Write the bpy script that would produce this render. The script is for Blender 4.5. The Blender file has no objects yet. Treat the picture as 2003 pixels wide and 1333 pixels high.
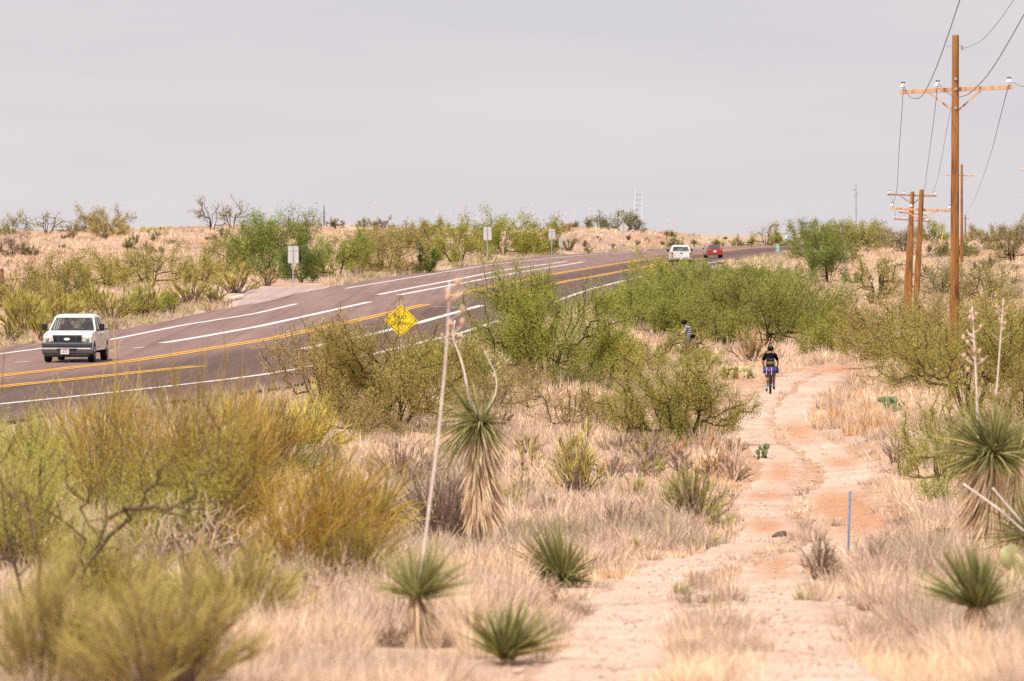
import bpy, bmesh, math, random
import numpy as np
from mathutils import Vector, Matrix

# ------------------------------------------------------------------ camera, world, sun, exposure
S = bpy.context.scene
COL = S.collection
F, HX, HY, ZC = 12000.0, 1001.5, 445.0, 5.3      # focal length in photo pixels, principal column, eye-level row, eye height
cd = bpy.data.cameras.new('camera')
cam = bpy.data.objects.new('camera', cd)
COL.objects.link(cam)
S.camera = cam
cam.location = (0, 0, ZC)
cam.rotation_euler = (math.radians(90) - math.atan((666.5 - HY) / F), 0, 0)
cd.sensor_width = 36.0
cd.lens = F / 2003 * 36
cd.clip_start, cd.clip_end = 0.5, 30000
cd.dof.use_dof = True
cd.dof.focus_distance = 235
cd.dof.aperture_fstop = 4.6

SUN_EL, SUN_AZ = math.radians(56), math.radians(212)     # azimuth clockwise from +Y
W = bpy.data.worlds.new('World')
S.world = W
W.use_nodes = True
nt = W.node_tree
nt.nodes.clear()
wo = nt.nodes.new('ShaderNodeOutputWorld')
bg = nt.nodes.new('ShaderNodeBackground')
sky = nt.nodes.new('ShaderNodeTexSky')
sky.sky_type = 'NISHITA'
sky.sun_disc = False
sky.sun_elevation, sky.sun_rotation = SUN_EL, SUN_AZ
sky.dust_density = 3.0
tc = nt.nodes.new('ShaderNodeTexCoord')
mp = nt.nodes.new('ShaderNodeMapping')
mp.inputs['Scale'].default_value = (3.0, 3.0, 26.0)
mp.inputs['Rotation'].default_value = (0, math.radians(4), 0)
nz = nt.nodes.new('ShaderNodeTexNoise')
nz.inputs['Scale'].default_value = 2.2
nz.inputs['Detail'].default_value = 5
cr = nt.nodes.new('ShaderNodeValToRGB')
cr.color_ramp.elements[0].position = .36
cr.color_ramp.elements[0].color = (7.2, 6.95, 7.35, 1)
cr.color_ramp.elements[1].position = .66
cr.color_ramp.elements[1].color = (8.1, 7.55, 7.75, 1)
mx = nt.nodes.new('ShaderNodeMix')
mx.data_type = 'RGBA'
mx.inputs[0].default_value = .93                 # thin, even veil of high cloud over the sky
L = nt.links.new
L(tc.outputs['Generated'], mp.inputs[0]); L(mp.outputs[0], nz.inputs['Vector']); L(nz.outputs[0], cr.inputs[0])
L(sky.outputs[0], mx.inputs[6]); L(cr.outputs[0], mx.inputs[7]); L(mx.outputs[2], bg.inputs[0]); L(bg.outputs[0], wo.inputs[0])
bg.inputs[1].default_value = 0.1

sd = bpy.data.lights.new('sun', 'SUN')
sd.energy, sd.angle, sd.color = 5.0, math.radians(2.5), (1.0, .94, .87)
sun = bpy.data.objects.new('sun', sd)
COL.objects.link(sun)
sdir = Vector((math.sin(SUN_AZ) * math.cos(SUN_EL), math.cos(SUN_AZ) * math.cos(SUN_EL), math.sin(SUN_EL)))
sun.rotation_euler = sdir.to_track_quat('Z', 'Y').to_euler()
sun.location = (0, 0, 60)

S.view_settings.view_transform = 'Standard'
S.view_settings.look = 'None'
S.view_settings.exposure = 0.0
S.view_settings.gamma = 1.0
S.cycles.max_bounces = 6
S.cycles.diffuse_bounces = 3
S.cycles.glossy_bounces = 2
S.cycles.transmission_bounces = 4
S.cycles.transparent_max_bounces = 8
S.cycles.caustics_reflective = S.cycles.caustics_refractive = False
S.cycles.use_denoising = False

# ------------------------------------------------------------------ helpers
def P(px, py, s):                                 # photo pixel + pixels per metre -> point in the scene
    return Vector(((px - HX) / s, F / s, ZC - (py - HY) / s))

def link(name, data, parent=None, loc=None, rot=None):
    o = bpy.data.objects.new(name, data)
    COL.objects.link(o)
    if parent: o.parent = parent
    if loc is not None: o.location = loc
    if rot is not None: o.rotation_euler = rot
    return o

def tag(o, label=None, cat=None, group=None, kind=None):
    if label: o['label'] = label
    if cat: o['category'] = cat
    if group: o['group'] = group
    if kind: o['kind'] = kind
    return o

def thing(name, label, cat, loc, rz=0, group=None):
    return tag(link(name, None, None, loc, (0, 0, rz)), label, cat, group)

def mk(name, V, Q, mat, parent=None, attrs=None, smooth=False, loc=None, rot=None):
    V = np.ascontiguousarray(V, np.float32); Q = np.ascontiguousarray(Q, np.int32)
    me = bpy.data.meshes.new(name)
    m, k = Q.shape
    me.vertices.add(len(V)); me.vertices.foreach_set('co', V.ravel())
    me.loops.add(m * k); me.loops.foreach_set('vertex_index', Q.ravel())
    me.polygons.add(m); me.polygons.foreach_set('loop_start', np.arange(0, m * k, k, dtype=np.int32))
    for n, a in (attrs or {}).items():
        me.attributes.new(n, 'FLOAT', 'POINT').data.foreach_set('value', np.ascontiguousarray(a, np.float32))
    me.polygons.foreach_set('use_smooth', np.full(m, bool(smooth)))
    me.update(calc_edges=True)
    me.materials.append(mat)
    return link(name, me, parent, loc, rot)

class MB:
    """collects simple solids and links them as ONE mesh object"""
    def __init__(s): s.v, s.f = [], []
    def add(s, v, f):
        n = len(s.v)
        s.v += [tuple(p) for p in v]; s.f += [tuple(i + n for i in q) for q in f]
        return s
    def box(s, c, d, rot=None):
        v = [Vector((x * d[0] / 2, y * d[1] / 2, z * d[2] / 2)) for x in (-1, 1) for y in (-1, 1) for z in (-1, 1)]
        if rot is not None: v = [rot @ p for p in v]
        c = Vector(c)
        return s.add([p + c for p in v], [(0, 1, 3, 2), (4, 6, 7, 5), (0, 4, 5, 1), (2, 3, 7, 6), (0, 2, 6, 4), (1, 5, 7, 3)])
    def prism(s, prof, x0, x1, top=1.0, ztop=None):   # (y, z) outline swept along x; above ztop the width is scaled by top
        n = len(prof)
        sc = lambda z: top if (ztop is not None and z > ztop) else 1.0
        v = [(x0 * sc(z), y, z) for y, z in prof] + [(x1 * sc(z), y, z) for y, z in prof]
        return s.add(v, [tuple(range(n)), tuple(range(2 * n - 1, n - 1, -1))] + [(i, n + i, n + (i + 1) % n, (i + 1) % n) for i in range(n)])
    def tube(s, pts, r, n=8, cap=True):
        pts = [Vector(p) for p in pts]
        m = len(pts)
        r = list(r) if hasattr(r, '__len__') else [r] * m
        v = []
        u = None
        for i, p in enumerate(pts):
            d = (pts[min(i + 1, m - 1)] - pts[max(i - 1, 0)]).normalized()
            if u is None:
                u = d.orthogonal().normalized()
            else:
                u = (u - d * u.dot(d)); u = u.normalized() if u.length > 1e-6 else d.orthogonal().normalized()
            w = d.cross(u)
            v += [p + (u * math.cos(a) + w * math.sin(a)) * r[i] for a in (2 * math.pi * k / n for k in range(n))]
        f = [(i * n + k, i * n + (k + 1) % n, (i + 1) * n + (k + 1) % n, (i + 1) * n + k) for i in range(m - 1) for k in range(n)]
        if cap: f += [tuple(range(n - 1, -1, -1)), tuple(range((m - 1) * n, m * n))]
        return s.add(v, f)
    def ell(s, c, r, rot=None, nu=10, nv=7):
        c = Vector(c); r = Vector(r if hasattr(r, '__len__') else (r, r, r))
        v = []
        for j in range(nv + 1):
            t = math.pi * j / nv
            for k in range(nu):
                a = 2 * math.pi * k / nu
                p = Vector((r.x * math.sin(t) * math.cos(a), r.y * math.sin(t) * math.sin(a), r.z * math.cos(t)))
                v.append(c + (rot @ p if rot is not None else p))
        f = [(j * nu + k, (j + 1) * nu + k, (j + 1) * nu + (k + 1) % nu, j * nu + (k + 1) % nu) for j in range(nv) for k in range(nu)]
        return s.add(v, f)
    def ring(s, c, R, r, axis='x', n=36, m=8):       # torus in the plane normal to axis
        v = []
        for i in range(n):
            a = 2 * math.pi * i / n
            for k in range(m):
                b = 2 * math.pi * k / m
                q = R + r * math.cos(b)
                w = r * math.sin(b)
                p = (w, q * math.cos(a), q * math.sin(a)) if axis == 'x' else (q * math.cos(a), w, q * math.sin(a)) if axis == 'y' else (q * math.cos(a), q * math.sin(a), w)
                v.append(Vector(c) + Vector(p))
        return s.add(v, [(i * m + k, ((i + 1) % n) * m + k, ((i + 1) % n) * m + (k + 1) % m, i * m + (k + 1) % m) for i in range(n) for k in range(m)])
    def pane(s, a, b, c, d, t=.008):
        a, b, c, d = map(Vector, (a, b, c, d))
        n = (b - a).cross(d - a).normalized() * t / 2
        v = [a - n, b - n, c - n, d - n, a + n, b + n, c + n, d + n]
        return s.add(v, [(3, 2, 1, 0), (4, 5, 6, 7), (0, 1, 5, 4), (1, 2, 6, 5), (2, 3, 7, 6), (3, 0, 4, 7)])
    def build(s, name, mat, parent=None, bevel=0, smooth=False, loc=None, rot=None, seg=2):
        me = bpy.data.meshes.new(name)
        me.from_pydata(s.v, [], s.f)
        bm = bmesh.new(); bm.from_mesh(me)
        bmesh.ops.recalc_face_normals(bm, faces=bm.faces)
        bm.to_mesh(me); bm.free()
        me.materials.append(mat)
        if smooth: me.polygons.foreach_set('use_smooth', [True] * len(me.polygons))
        o = link(name, me, parent, loc, rot)
        if bevel:
            b = o.modifiers.new('bevel', 'BEVEL'); b.width = bevel; b.segments = seg; b.limit_method = 'ANGLE'; b.angle_limit = math.radians(35)
        return o

def words(txt, size, mat, parent, loc, rot, name='lettering', bold=0.0, sx=1.0, depth=.002):
    cu = bpy.data.curves.new(name, 'FONT')
    cu.body, cu.size, cu.align_x, cu.align_y, cu.offset, cu.extrude = txt, size, 'CENTER', 'CENTER', bold, depth
    cu.materials.append(mat)
    o = link(name, cu, None)
    bpy.context.view_layer.update()
    me = bpy.data.meshes.new_from_object(o.evaluated_get(bpy.context.evaluated_depsgraph_get()))
    bpy.data.objects.remove(o)
    me.name = name
    q = link(name, me, parent, loc, rot)
    q.scale.x = sx
    return q

def crom(pts, k=8):                               # smooth curve through points
    p = np.array([tuple(q) for q in pts], float)
    p = np.vstack([2 * p[0] - p[1], p, 2 * p[-1] - p[-2]])
    out = []
    for i in range(1, len(p) - 2):
        for t in np.linspace(0, 1, k, endpoint=False):
            a, b, c, d = p[i - 1:i + 3]
            out.append(.5 * (2 * b + (c - a) * t + (2 * a - 5 * b + 4 * c - d) * t * t + (3 * b - a - 3 * c + d) * t ** 3))
    out.append(p[-2])
    return [Vector(q) for q in out]

_lat = np.random.default_rng(5).random((256, 256))
def vnoise(x, y, sc=1.0, off=0):                  # value noise, 0..1
    x = np.asarray(x, float) / sc + 1000 + off * 17.3; y = np.asarray(y, float) / sc + 1000 + off * 5.7
    xi, yi = np.floor(x).astype(int), np.floor(y).astype(int)
    fx, fy = x - xi, y - yi
    fx, fy = fx * fx * (3 - 2 * fx), fy * fy * (3 - 2 * fy)
    g = lambda a, b: _lat[a % 256, b % 256]
    return (g(xi, yi) * (1 - fx) + g(xi + 1, yi) * fx) * (1 - fy) + (g(xi, yi + 1) * (1 - fx) + g(xi + 1, yi + 1) * fx) * fy

# ------------------------------------------------------------------ materials
def nodemat(name):
    m = bpy.data.materials.new(name)
    m.use_nodes = True
    return m, m.node_tree, m.node_tree.nodes['Principled BSDF']

def N(t, typ, **kw):
    n = t.nodes.new(typ)
    for k, v in kw.items():
        if k in n.inputs: n.inputs[k].default_value = v
        else: setattr(n, k, v)
    return n

def ramp(t, fac, stops):
    n = t.nodes.new('ShaderNodeValToRGB')
    e = n.color_ramp.elements
    while len(e) < len(stops): e.new(.5)
    for q, (p, c) in zip(e, stops):
        q.position = p; q.color = (*c, 1) if len(c) == 3 else c
    t.links.new(fac, n.inputs[0])
    return n.outputs[0]

def mixc(t, fac, a, b, mode='MIX'):
    n = t.nodes.new('ShaderNodeMix')
    n.data_type = 'RGBA'; n.blend_type = mode
    for i, v in ((0, fac), (6, a), (7, b)):
        if hasattr(v, 'is_output'): t.links.new(v, n.inputs[i])
        else: n.inputs[i].default_value = v if i == 0 else ((*v, 1) if len(v) == 3 else v)
    return n.outputs[2]

def noise(t, sc, detail=4, rough=.55, vec=None, stretch=None):
    n = N(t, 'ShaderNodeTexNoise', Scale=sc, Detail=detail, Roughness=rough)
    if vec is None:
        vec = N(t, 'ShaderNodeTexCoord').outputs['Object']
    if stretch:
        q = N(t, 'ShaderNodeMapping'); q.inputs['Scale'].default_value = stretch
        t.links.new(vec, q.inputs[0]); vec = q.outputs[0]
    t.links.new(vec, n.inputs['Vector'])
    return n.outputs[0]

def bump(t, bs, h, strength=.4, dist=.05):
    b = N(t, 'ShaderNodeBump', Strength=strength, Distance=dist)
    t.links.new(h, b.inputs['Height']); t.links.new(b.outputs[0], bs.inputs['Normal'])

def plain(name, c, rough=.6, metal=0, var=.12, sc=14, spec=.3, coat=0):
    m, t, b = nodemat(name)
    n = noise(t, sc)
    c0 = tuple(x * (1 - var) for x in c); c1 = tuple(min(1, x * (1 + var)) for x in c)
    t.links.new(ramp(t, n, [(.3, c0), (.7, c1)]), b.inputs['Base Color'])
    b.inputs['Roughness'].default_value = rough; b.inputs['Metallic'].default_value = metal
    b.inputs['Specular IOR Level'].default_value = spec; b.inputs['Coat Weight'].default_value = coat
    return m

def soft(name, stops, attr='v', trans=.3, tinted=True, dim=None):
    """leaves, stems and blades: the object's own colour, varied per leaf by the attribute; some light passes through"""
    m, t, b = nodemat(name)
    t.nodes.remove(b)
    a = N(t, 'ShaderNodeAttribute', attribute_name=attr)
    c = ramp(t, a.outputs['Fac'], stops)
    if dim:
        q = N(t, 'ShaderNodeAttribute', attribute_name=dim)
        c = mixc(t, 1.0, c, ramp(t, q.outputs['Fac'], [(0, (.46, .42, .40)), (1, (1.36, 1.33, 1.28))]), 'MULTIPLY')
    if tinted:
        c = mixc(t, 1.0, N(t, 'ShaderNodeObjectInfo').outputs['Color'], c, 'MULTIPLY')
    d = N(t, 'ShaderNodeBsdfDiffuse'); r = N(t, 'ShaderNodeBsdfTranslucent'); x = N(t, 'ShaderNodeMixShader', Fac=trans)
    t.links.new(c, d.inputs[0]); t.links.new(c, r.inputs[0])
    t.links.new(d.outputs[0], x.inputs[1]); t.links.new(r.outputs[0], x.inputs[2])
    t.links.new(x.outputs[0], t.nodes['Material Output'].inputs[0])
    return m

M = {}
M['leaf'] = soft('leaf', [(0, (.75, .60, .60)), (.08, (.86, .78, .85)), (.5, (1.16, 1.06, 1.25)), (1, (1.55, 1.34, 1.35))], trans=.24)
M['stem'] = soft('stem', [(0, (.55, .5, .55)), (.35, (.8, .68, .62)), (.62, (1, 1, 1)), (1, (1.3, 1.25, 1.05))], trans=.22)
M['bark'] = soft('bark', [(0, (.7, .7, .7)), (.55, (1.05, 1.03, 1.0)), (1, (2.1, 1.85, 1.55))], trans=0)
M['grass'] = soft('grass', [(0, (.33, .34, .11)), (.14, (.46, .42, .20)), (.26, (.50, .40, .32)), (.52, (.71, .56, .435)), (.74, (.80, .64, .50)), (.9, (.82, .60, .37)), (1, (.72, .43, .20))], trans=.28, tinted=False, dim='b')
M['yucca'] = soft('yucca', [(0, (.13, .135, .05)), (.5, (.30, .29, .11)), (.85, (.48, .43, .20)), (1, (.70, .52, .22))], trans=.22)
M['skirt'] = soft('skirt', [(0, (.34, .27, .22)), (.5, (.66, .50, .34)), (1, (.84, .65, .45))], trans=.3)
M['stalk'] = plain('stalk', (.74, .63, .56), .8, sc=9, var=.2)
M['pod'] = plain('pod', (.55, .36, .24), .8, sc=30, var=.25)
M['pad'] = plain('cactus_pad', (.30, .32, .15), .6, sc=6, var=.35)
M['black'] = plain('black_plastic', (.018, .018, .02), .45)
M['rubber'] = plain('rubber', (.022, .021, .021), .85)
M['dark'] = plain('dark_grey_plastic', (.055, .055, .058), .5)
M['white'] = plain('white_paint', (.76, .745, .745), .3, coat=.4, var=.03, sc=2)
M['steel'] = plain('bare_steel', (.45, .44, .44), .4, .7)
M['grey_bumper'] = plain('grey_bumper', (.20, .19, .185), .45, .4, var=.2, sc=5)
M['galv'] = plain('galvanised_steel', (.42, .42, .43), .5, .3)
M['alu'] = plain('sign_back_aluminium', (.60, .585, .58), .45, .25, var=.05, sc=3)
M['red'] = plain('red_paint', (.30, .035, .02), .25, coat=.6, var=.05)
M['redlens'] = plain('red_lens', (.38, .03, .02), .15)
M['amber'] = plain('amber_lens', (.75, .26, .04), .2)
M['lamp'] = plain('headlamp_lens', (.68, .66, .62), .12, spec=.7)
M['plate'] = plain('plate_white', (.78, .74, .72), .5)
M['platered'] = plain('plate_red', (.40, .10, .08), .5)
M['yellow'] = plain('sign_yellow', (.95, .67, .008), .45, var=.04)
M['signblack'] = plain('sign_black', (.02, .016, .012), .5)
M['green'] = plain('sign_green', (.01, .30, .20), .45)
M['blue'] = plain('sign_blue', (.02, .33, .75), .45)
M['signwhite'] = plain('sign_white', (.78, .78, .78), .5)
M['ypaint'] = plain('yellow_plastic', (.80, .48, .02), .5)
M['bluepaint'] = plain('blue_weathered_steel', (.11, .26, .46), .55, .15, var=.4, sc=7)
M['rust'] = plain('rusty_steel', (.22, .075, .04), .8, var=.35)
M['skin'] = plain('skin', (.40, .19, .11), .55, var=.08)
M['skin2'] = plain('skin_light', (.52, .26, .17), .55, var=.08)
M['blackcloth'] = plain('black_cloth', (.008, .008, .009), .95, spec=.03)
M['greycloth'] = plain('grey_cloth', (.16, .15, .15), .9)
M['redcloth'] = plain('red_cloth', (.30, .03, .03), .9)
M['olive'] = plain('olive_cloth', (.11, .115, .06), .85)
M['purple'] = plain('purple_cloth', (.06, .05, .21), .75, spec=.1)
M['teal'] = plain('teal_sock', (.24, .55, .52), .9)
M['orange'] = plain('orange_badge', (.8, .13, .07), .7)
M['helmet'] = plain('helmet_black', (.010, .010, .011), .7, spec=.12)
M['hair'] = plain('dark_hair', (.02, .015, .012), .8)
M['porcelain'] = plain('porcelain', (.75, .73, .72), .2, spec=.6)
M['wire'] = plain('wire', (.16, .14, .14), .6, .3)
M['wire_far'] = plain('distant_wire', (.42, .41, .43), .6)
M['flower'] = plain('yellow_petals', (.9, .55, .02), .6)
M['thistle'] = plain('purple_flower', (.45, .3, .55), .7)
M['rock'] = plain('dark_rock', (.13, .085, .065), .9, var=.35, sc=9)
M['petal'] = plain('tan_flower_head', (.72, .47, .33), .8, sc=6, var=.25)
M['pale_head'] = plain('pale_flower_head', (.68, .55, .48), .8, sc=6, var=.2)
M['tower'] = plain('transmission_steel', (.62, .63, .66), .5)
M['towerd'] = plain('weathered_steel', (.30, .31, .34), .6)
M['darkwood'] = plain('dark_post_wood', (.10, .09, .085), .85)
M['mirror'] = plain('dark_mirror_lens', (.03, .12, .35), .1, spec=.8)

def glass_mat():
    m, t, b = nodemat('window_glass')
    t.nodes.remove(b)
    g = N(t, 'ShaderNodeBsdfGlossy', Roughness=.04); tr = N(t, 'ShaderNodeBsdfTransparent')
    tr.inputs[0].default_value = (.86, .89, .86, 1)
    x = N(t, 'ShaderNodeMixShader', Fac=.11)
    t.links.new(tr.outputs[0], x.inputs[1]); t.links.new(g.outputs[0], x.inputs[2])
    t.links.new(x.outputs[0], t.nodes['Material Output'].inputs[0])
    return m
M['glass'] = glass_mat()

def wood_mat(name, a, b_, c):
    m, t, b = nodemat(name)
    g = noise(t, 3.0, 6, .7, stretch=(2.0, 2.0, .13))
    k = noise(t, 2.2, 4, .6, stretch=(3.6, 3.6, .4))
    col = ramp(t, g, [(.3, b_), (.55, a), (.75, c)])
    col = mixc(t, ramp(t, k, [(.52, (0, 0, 0)), (.64, (.8, .8, .8))]), col, (.07, .04, .025))
    t.links.new(col, b.inputs['Base Color'])
    b.inputs['Roughness'].default_value = .85; b.inputs['Specular IOR Level'].default_value = .15
    bump(t, b, g, .5, .02)
    return m
M['pole'] = wood_mat('treated_pole_wood', (.36, .165, .055), (.14, .055, .018), (.56, .29, .11))
M['arm'] = wood_mat('pale_crossarm_wood', (.66, .40, .24), (.55, .31, .17), (.74, .48, .31))
M['armold'] = wood_mat('old_crossarm_wood', (.42, .22, .13), (.30, .15, .09), (.50, .28, .17))

def plaid_mat():
    m, t, b = nodemat('plaid_cloth')
    o = N(t, 'ShaderNodeTexCoord').outputs['Object']
    s = N(t, 'ShaderNodeSeparateXYZ'); t.links.new(o, s.inputs[0])
    def stripe(sock, f, th):
        a = N(t, 'ShaderNodeMath', operation='MULTIPLY'); a.inputs[1].default_value = f; t.links.new(sock, a.inputs[0])
        q = N(t, 'ShaderNodeMath', operation='FRACT'); t.links.new(a.outputs[0], q.inputs[0])
        g = N(t, 'ShaderNodeMath', operation='GREATER_THAN'); g.inputs[1].default_value = th; t.links.new(q.outputs[0], g.inputs[0])
        return g.outputs[0]
    c = mixc(t, stripe(s.outputs[2], 9, .5), (.60, .58, .62), (.07, .08, .16))
    c2 = mixc(t, stripe(s.outputs[0], 9, .5), c, (.045, .04, .08))
    c = mixc(t, .55, c, c2)
    t.links.new(c, b.inputs['Base Color']); b.inputs['Roughness'].default_value = .9
    return m
M['plaid'] = plaid_mat()

def ground_mat(name, kind):
    m, t, b = nodemat(name)
    o = N(t, 'ShaderNodeNewGeometry').outputs['Position']
    big, mid, fine, grit = noise(t, .035, 4, .6, o), noise(t, .35, 5, .6, o), noise(t, 3.2, 5, .65, o), noise(t, 28, 3, .7, o)
    if kind == 'ground':
        c = ramp(t, mid, [(.32, (.42, .27, .185)), (.5, (.50, .355, .265)), (.66, (.55, .42, .33))])
        c = mixc(t, ramp(t, big, [(.52, (0, 0, 0)), (.66, (.8, .8, .8))]), c, (.47, .27, .18))
    else:
        c = ramp(t, mid, [(.3, (.47, .32, .235)), (.5, (.555, .40, .305)), (.7, (.61, .465, .375))])
    if True:
        a = N(t, 'ShaderNodeAttribute', attribute_name='clay')
        c = mixc(t, a.outputs['Fac'], c, (.47, .25, .14))
    c = mixc(t, .55 if kind == 'ground' else .22, c, ramp(t, fine, [(.3, (.52, .46, .42)), (.55, (1, 1, 1)), (.75, (1.2, 1.2, 1.2))]), 'MULTIPLY')
    c = mixc(t, .5, c, ramp(t, grit, [(.30, (.35, .29, .26)), (.47, (1, 1, 1)), (.72, (1.3, 1.3, 1.3))]), 'MULTIPLY')
    t.links.new(c, b.inputs['Base Color'])
    b.inputs['Roughness'].default_value = .95; b.inputs['Specular IOR Level'].default_value = .1
    bump(t, b, fine, .6 if kind == 'ground' else .25, .12)
    return m
M['ground'] = ground_mat('desert_soil', 'ground')
M['track'] = ground_mat('track_dirt', 'track')

def asphalt_mat(name, c0, c1):
    m, t, b = nodemat(name)
    o = N(t, 'ShaderNodeNewGeometry').outputs['Position']
    a = N(t, 'ShaderNodeAttribute', attribute_name='lane')
    st = noise(t, 1.0, 5, .6, o, stretch=(.5, .035, .5))
    g = noise(t, 14, 3, .7, o)
    c = ramp(t, st, [(.3, c0), (.68, c1)])
    c = mixc(t, ramp(t, a.outputs['Fac'], [(0, (0, 0, 0)), (1, (.85, .85, .85))]), c, tuple(x * .50 for x in c0))
    tl = noise(t, 1.0, 4, .6, o, stretch=(2.4, .012, .5))
    c = mixc(t, .8, c, ramp(t, tl, [(.34, (.74, .74, .75)), (.5, (1, 1, 1)), (.68, (1.13, 1.12, 1.1))]), 'MULTIPLY')
    c = mixc(t, .3, c, ramp(t, g, [(.3, (.6, .6, .6)), (.7, (1.3, 1.3, 1.3))]), 'MULTIPLY')
    t.links.new(c, b.inputs['Base Color'])
    b.inputs['Roughness'].default_value = .85; b.inputs['Specular IOR Level'].default_value = .2
    return m
M['asphalt'] = asphalt_mat('asphalt', (.20, .120, .101), (.26, .166, .142))
M['apron'] = asphalt_mat('worn_asphalt', (.36, .255, .225), (.43, .315, .285))
def worn(name, c, under):
    m, t, b = nodemat(name)
    n = noise(t, 5, 5, .7, N(t, 'ShaderNodeNewGeometry').outputs['Position'])
    t.links.new(ramp(t, n, [(.33, under), (.45, c)]), b.inputs['Base Color'])
    b.inputs['Roughness'].default_value = .7
    return m
M['roadwhite'] = worn('road_paint_white', (.66, .60, .575), (.36, .27, .25))
M['roadyellow'] = worn('road_paint_yellow', (.72, .37, .035), (.4, .22, .06))
M['roadfaint'] = worn('road_paint_worn', (.42, .22, .11), (.16, .11, .10))
# ------------------------------------------------------------------ terrain: depth below eye level, surveyed at points, joined by a thin-plate surface
CT = [  # photo x, photo y, pixels per metre there
 (-300,1500,380),(1000,1500,380),(2300,1500,380),(-300,1333,240),(300,1333,240),(1000,1333,240),(1700,1333,240),(2300,1330,245),
 (300,1250,185),(900,1270,195),(1500,1270,195),(1905,1268,192),(2300,1250,195),(300,1150,150),(900,1155,142),(1450,1150,140),(1900,1150,145),
 (300,1000,108),(700,1000,98),(1000,1000,93),(1500,1000,92),(1780,960,86),(1960,950,88),(-200,900,85),(300,900,84),(700,900,76),(1000,900,71),(1450,900,70),
 (1600,900,70),(-300,850,76),(600,775,58),(950,800,58),(1200,800,56),(1500,770,52),(1640,775,52),(1870,800,62),(2200,800,66),(1030,740,50),(1250,740,48),
 (1340,702,40),(1500,722,46),(1650,716,45),(1480,714,43),(1860,735,50),(2200,730,52),
 (1200,660,38),(1400,640,34),(1640,642,30),(1640,580,24),(1700,540,20),(1740,495,15),(1850,480,13),(1980,471,12),(2200,470,12),(1980,560,26),(1900,650,39),(1750,690,39),
 (1570,500,15.5),(1630,470,12),(1560,520,18),(1500,475,11),
 (-300,700,44),(0,660,41),(0,600,34),(0,540,25),(0,500,18),(250,600,33),(250,560,26),(250,500,18),(450,550,25.5),(450,490,17),(620,545,24.5),(620,500,18),(800,510,19),(1000,494,17.5),(1100,488,16.5),(1170,480,15.5),(1250,478,15),(1320,477,14),
 (-300,464,13),(0,462,13),(150,460,13),(300,456,13),(450,450,13),(560,447,12.5),(650,447,12),(800,450,12),(1000,454,11.5),(1100,449,12),(1170,452,13),(1300,462,13),(1400,466,12.5),(1500,467,12),
 (-600,464,7),(0,463,7),(500,463,7),(1000,464,7),(1500,466,7),(2000,465,7),(2600,465,7),(-600,461,2),(0,461,2),(1000,461,2),(2000,461,2),(2600,461,2)]
CT = np.array(CT, float)
cu_, cv_ = (CT[:, 0] - HX) / 1000, np.log(F / CT[:, 2])
cd_ = (CT[:, 1] - HY) / CT[:, 2]
def _phi(r2): return np.where(r2 > 1e-12, .5 * r2 * np.log(np.maximum(r2, 1e-12)), 0)
n_ = len(CT)
A_ = np.zeros((n_ + 3, n_ + 3))
A_[:n_, :n_] = _phi((cu_[:, None] - cu_) ** 2 + (cv_[:, None] - cv_) ** 2) + np.eye(n_) * .01
A_[:n_, n_:] = np.c_[np.ones(n_), cu_, cv_]; A_[n_:, :n_] = A_[:n_, n_:].T
TW = np.linalg.solve(A_, np.r_[cd_, 0, 0, 0])
def tps(u, v):
    out = np.empty(len(u))
    for i in range(0, len(u), 20000):
        a, b = u[i:i + 20000], v[i:i + 20000]
        out[i:i + 20000] = _phi((a[:, None] - cu_) ** 2 + (b[:, None] - cv_) ** 2) @ TW[:n_] + TW[n_] + TW[n_ + 1] * a + TW[n_ + 2] * b
    return out

# the highway: height profile, edges
RY = np.array([60, 150, 242, 334, 400, 520, 585, 650, 700, 800, 1000, 1200, 1500.])
RZ = np.array([0, 0, 0, .5, .92, 1.45, 1.7, 1.95, 2.1, 2.3, 2.25, 2.2, 2.1])
def road_z(Y): return np.interp(Y, RY, RZ)
def on_road(px, py):                              # photo pixel -> point on the road surface
    Y = np.geomspace(60, 1500, 6000)
    g = ZC - (py - HY) / F * Y - road_z(Y)
    k = int(np.argmax(g <= 0))
    y = Y[k]
    return np.array(((px - HX) / F * y, y))
EL = [on_road(*p) for p in [(84,670),(214,648),(306,632),(408,609),(500,593),(574,575),(635,564),(763,541),(880,527),(962,513),(1079,499),(1217,490)]]
EL = [np.array((-33., 190.)), *EL, np.array((20.0, 800.)), np.array((36., 1000.)), np.array((55., 1200.)), np.array((90., 1500.))]
ER = [on_road(*p) for p in [(105,812),(204,802),(418,774),(511,763),(572,754),(1174,586),(1243,564)]]
ER = [np.array((-25., 100.)), np.array((-17.5, 145.)), *ER, np.array((14.2, 525.)), np.array((19., 585.)), np.array((28., 700.)), np.array((38., 800.)), np.array((56., 1000.)), np.array((75., 1200.)), np.array((112., 1500.))]
EL, ER = (np.array(sorted([tuple(q) for q in e], key=lambda q: q[1])) for e in (EL, ER))
def xl(Y): return np.interp(Y, EL[:, 1], EL[:, 0]) - np.maximum(0, 190 - Y) * .22
SRY = float(np.mean([on_road(*p)[1] for p in ((400, 574), (635, 564), (497, 596))]))
def xr(Y): return np.interp(Y, ER[:, 1], ER[:, 0])

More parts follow.
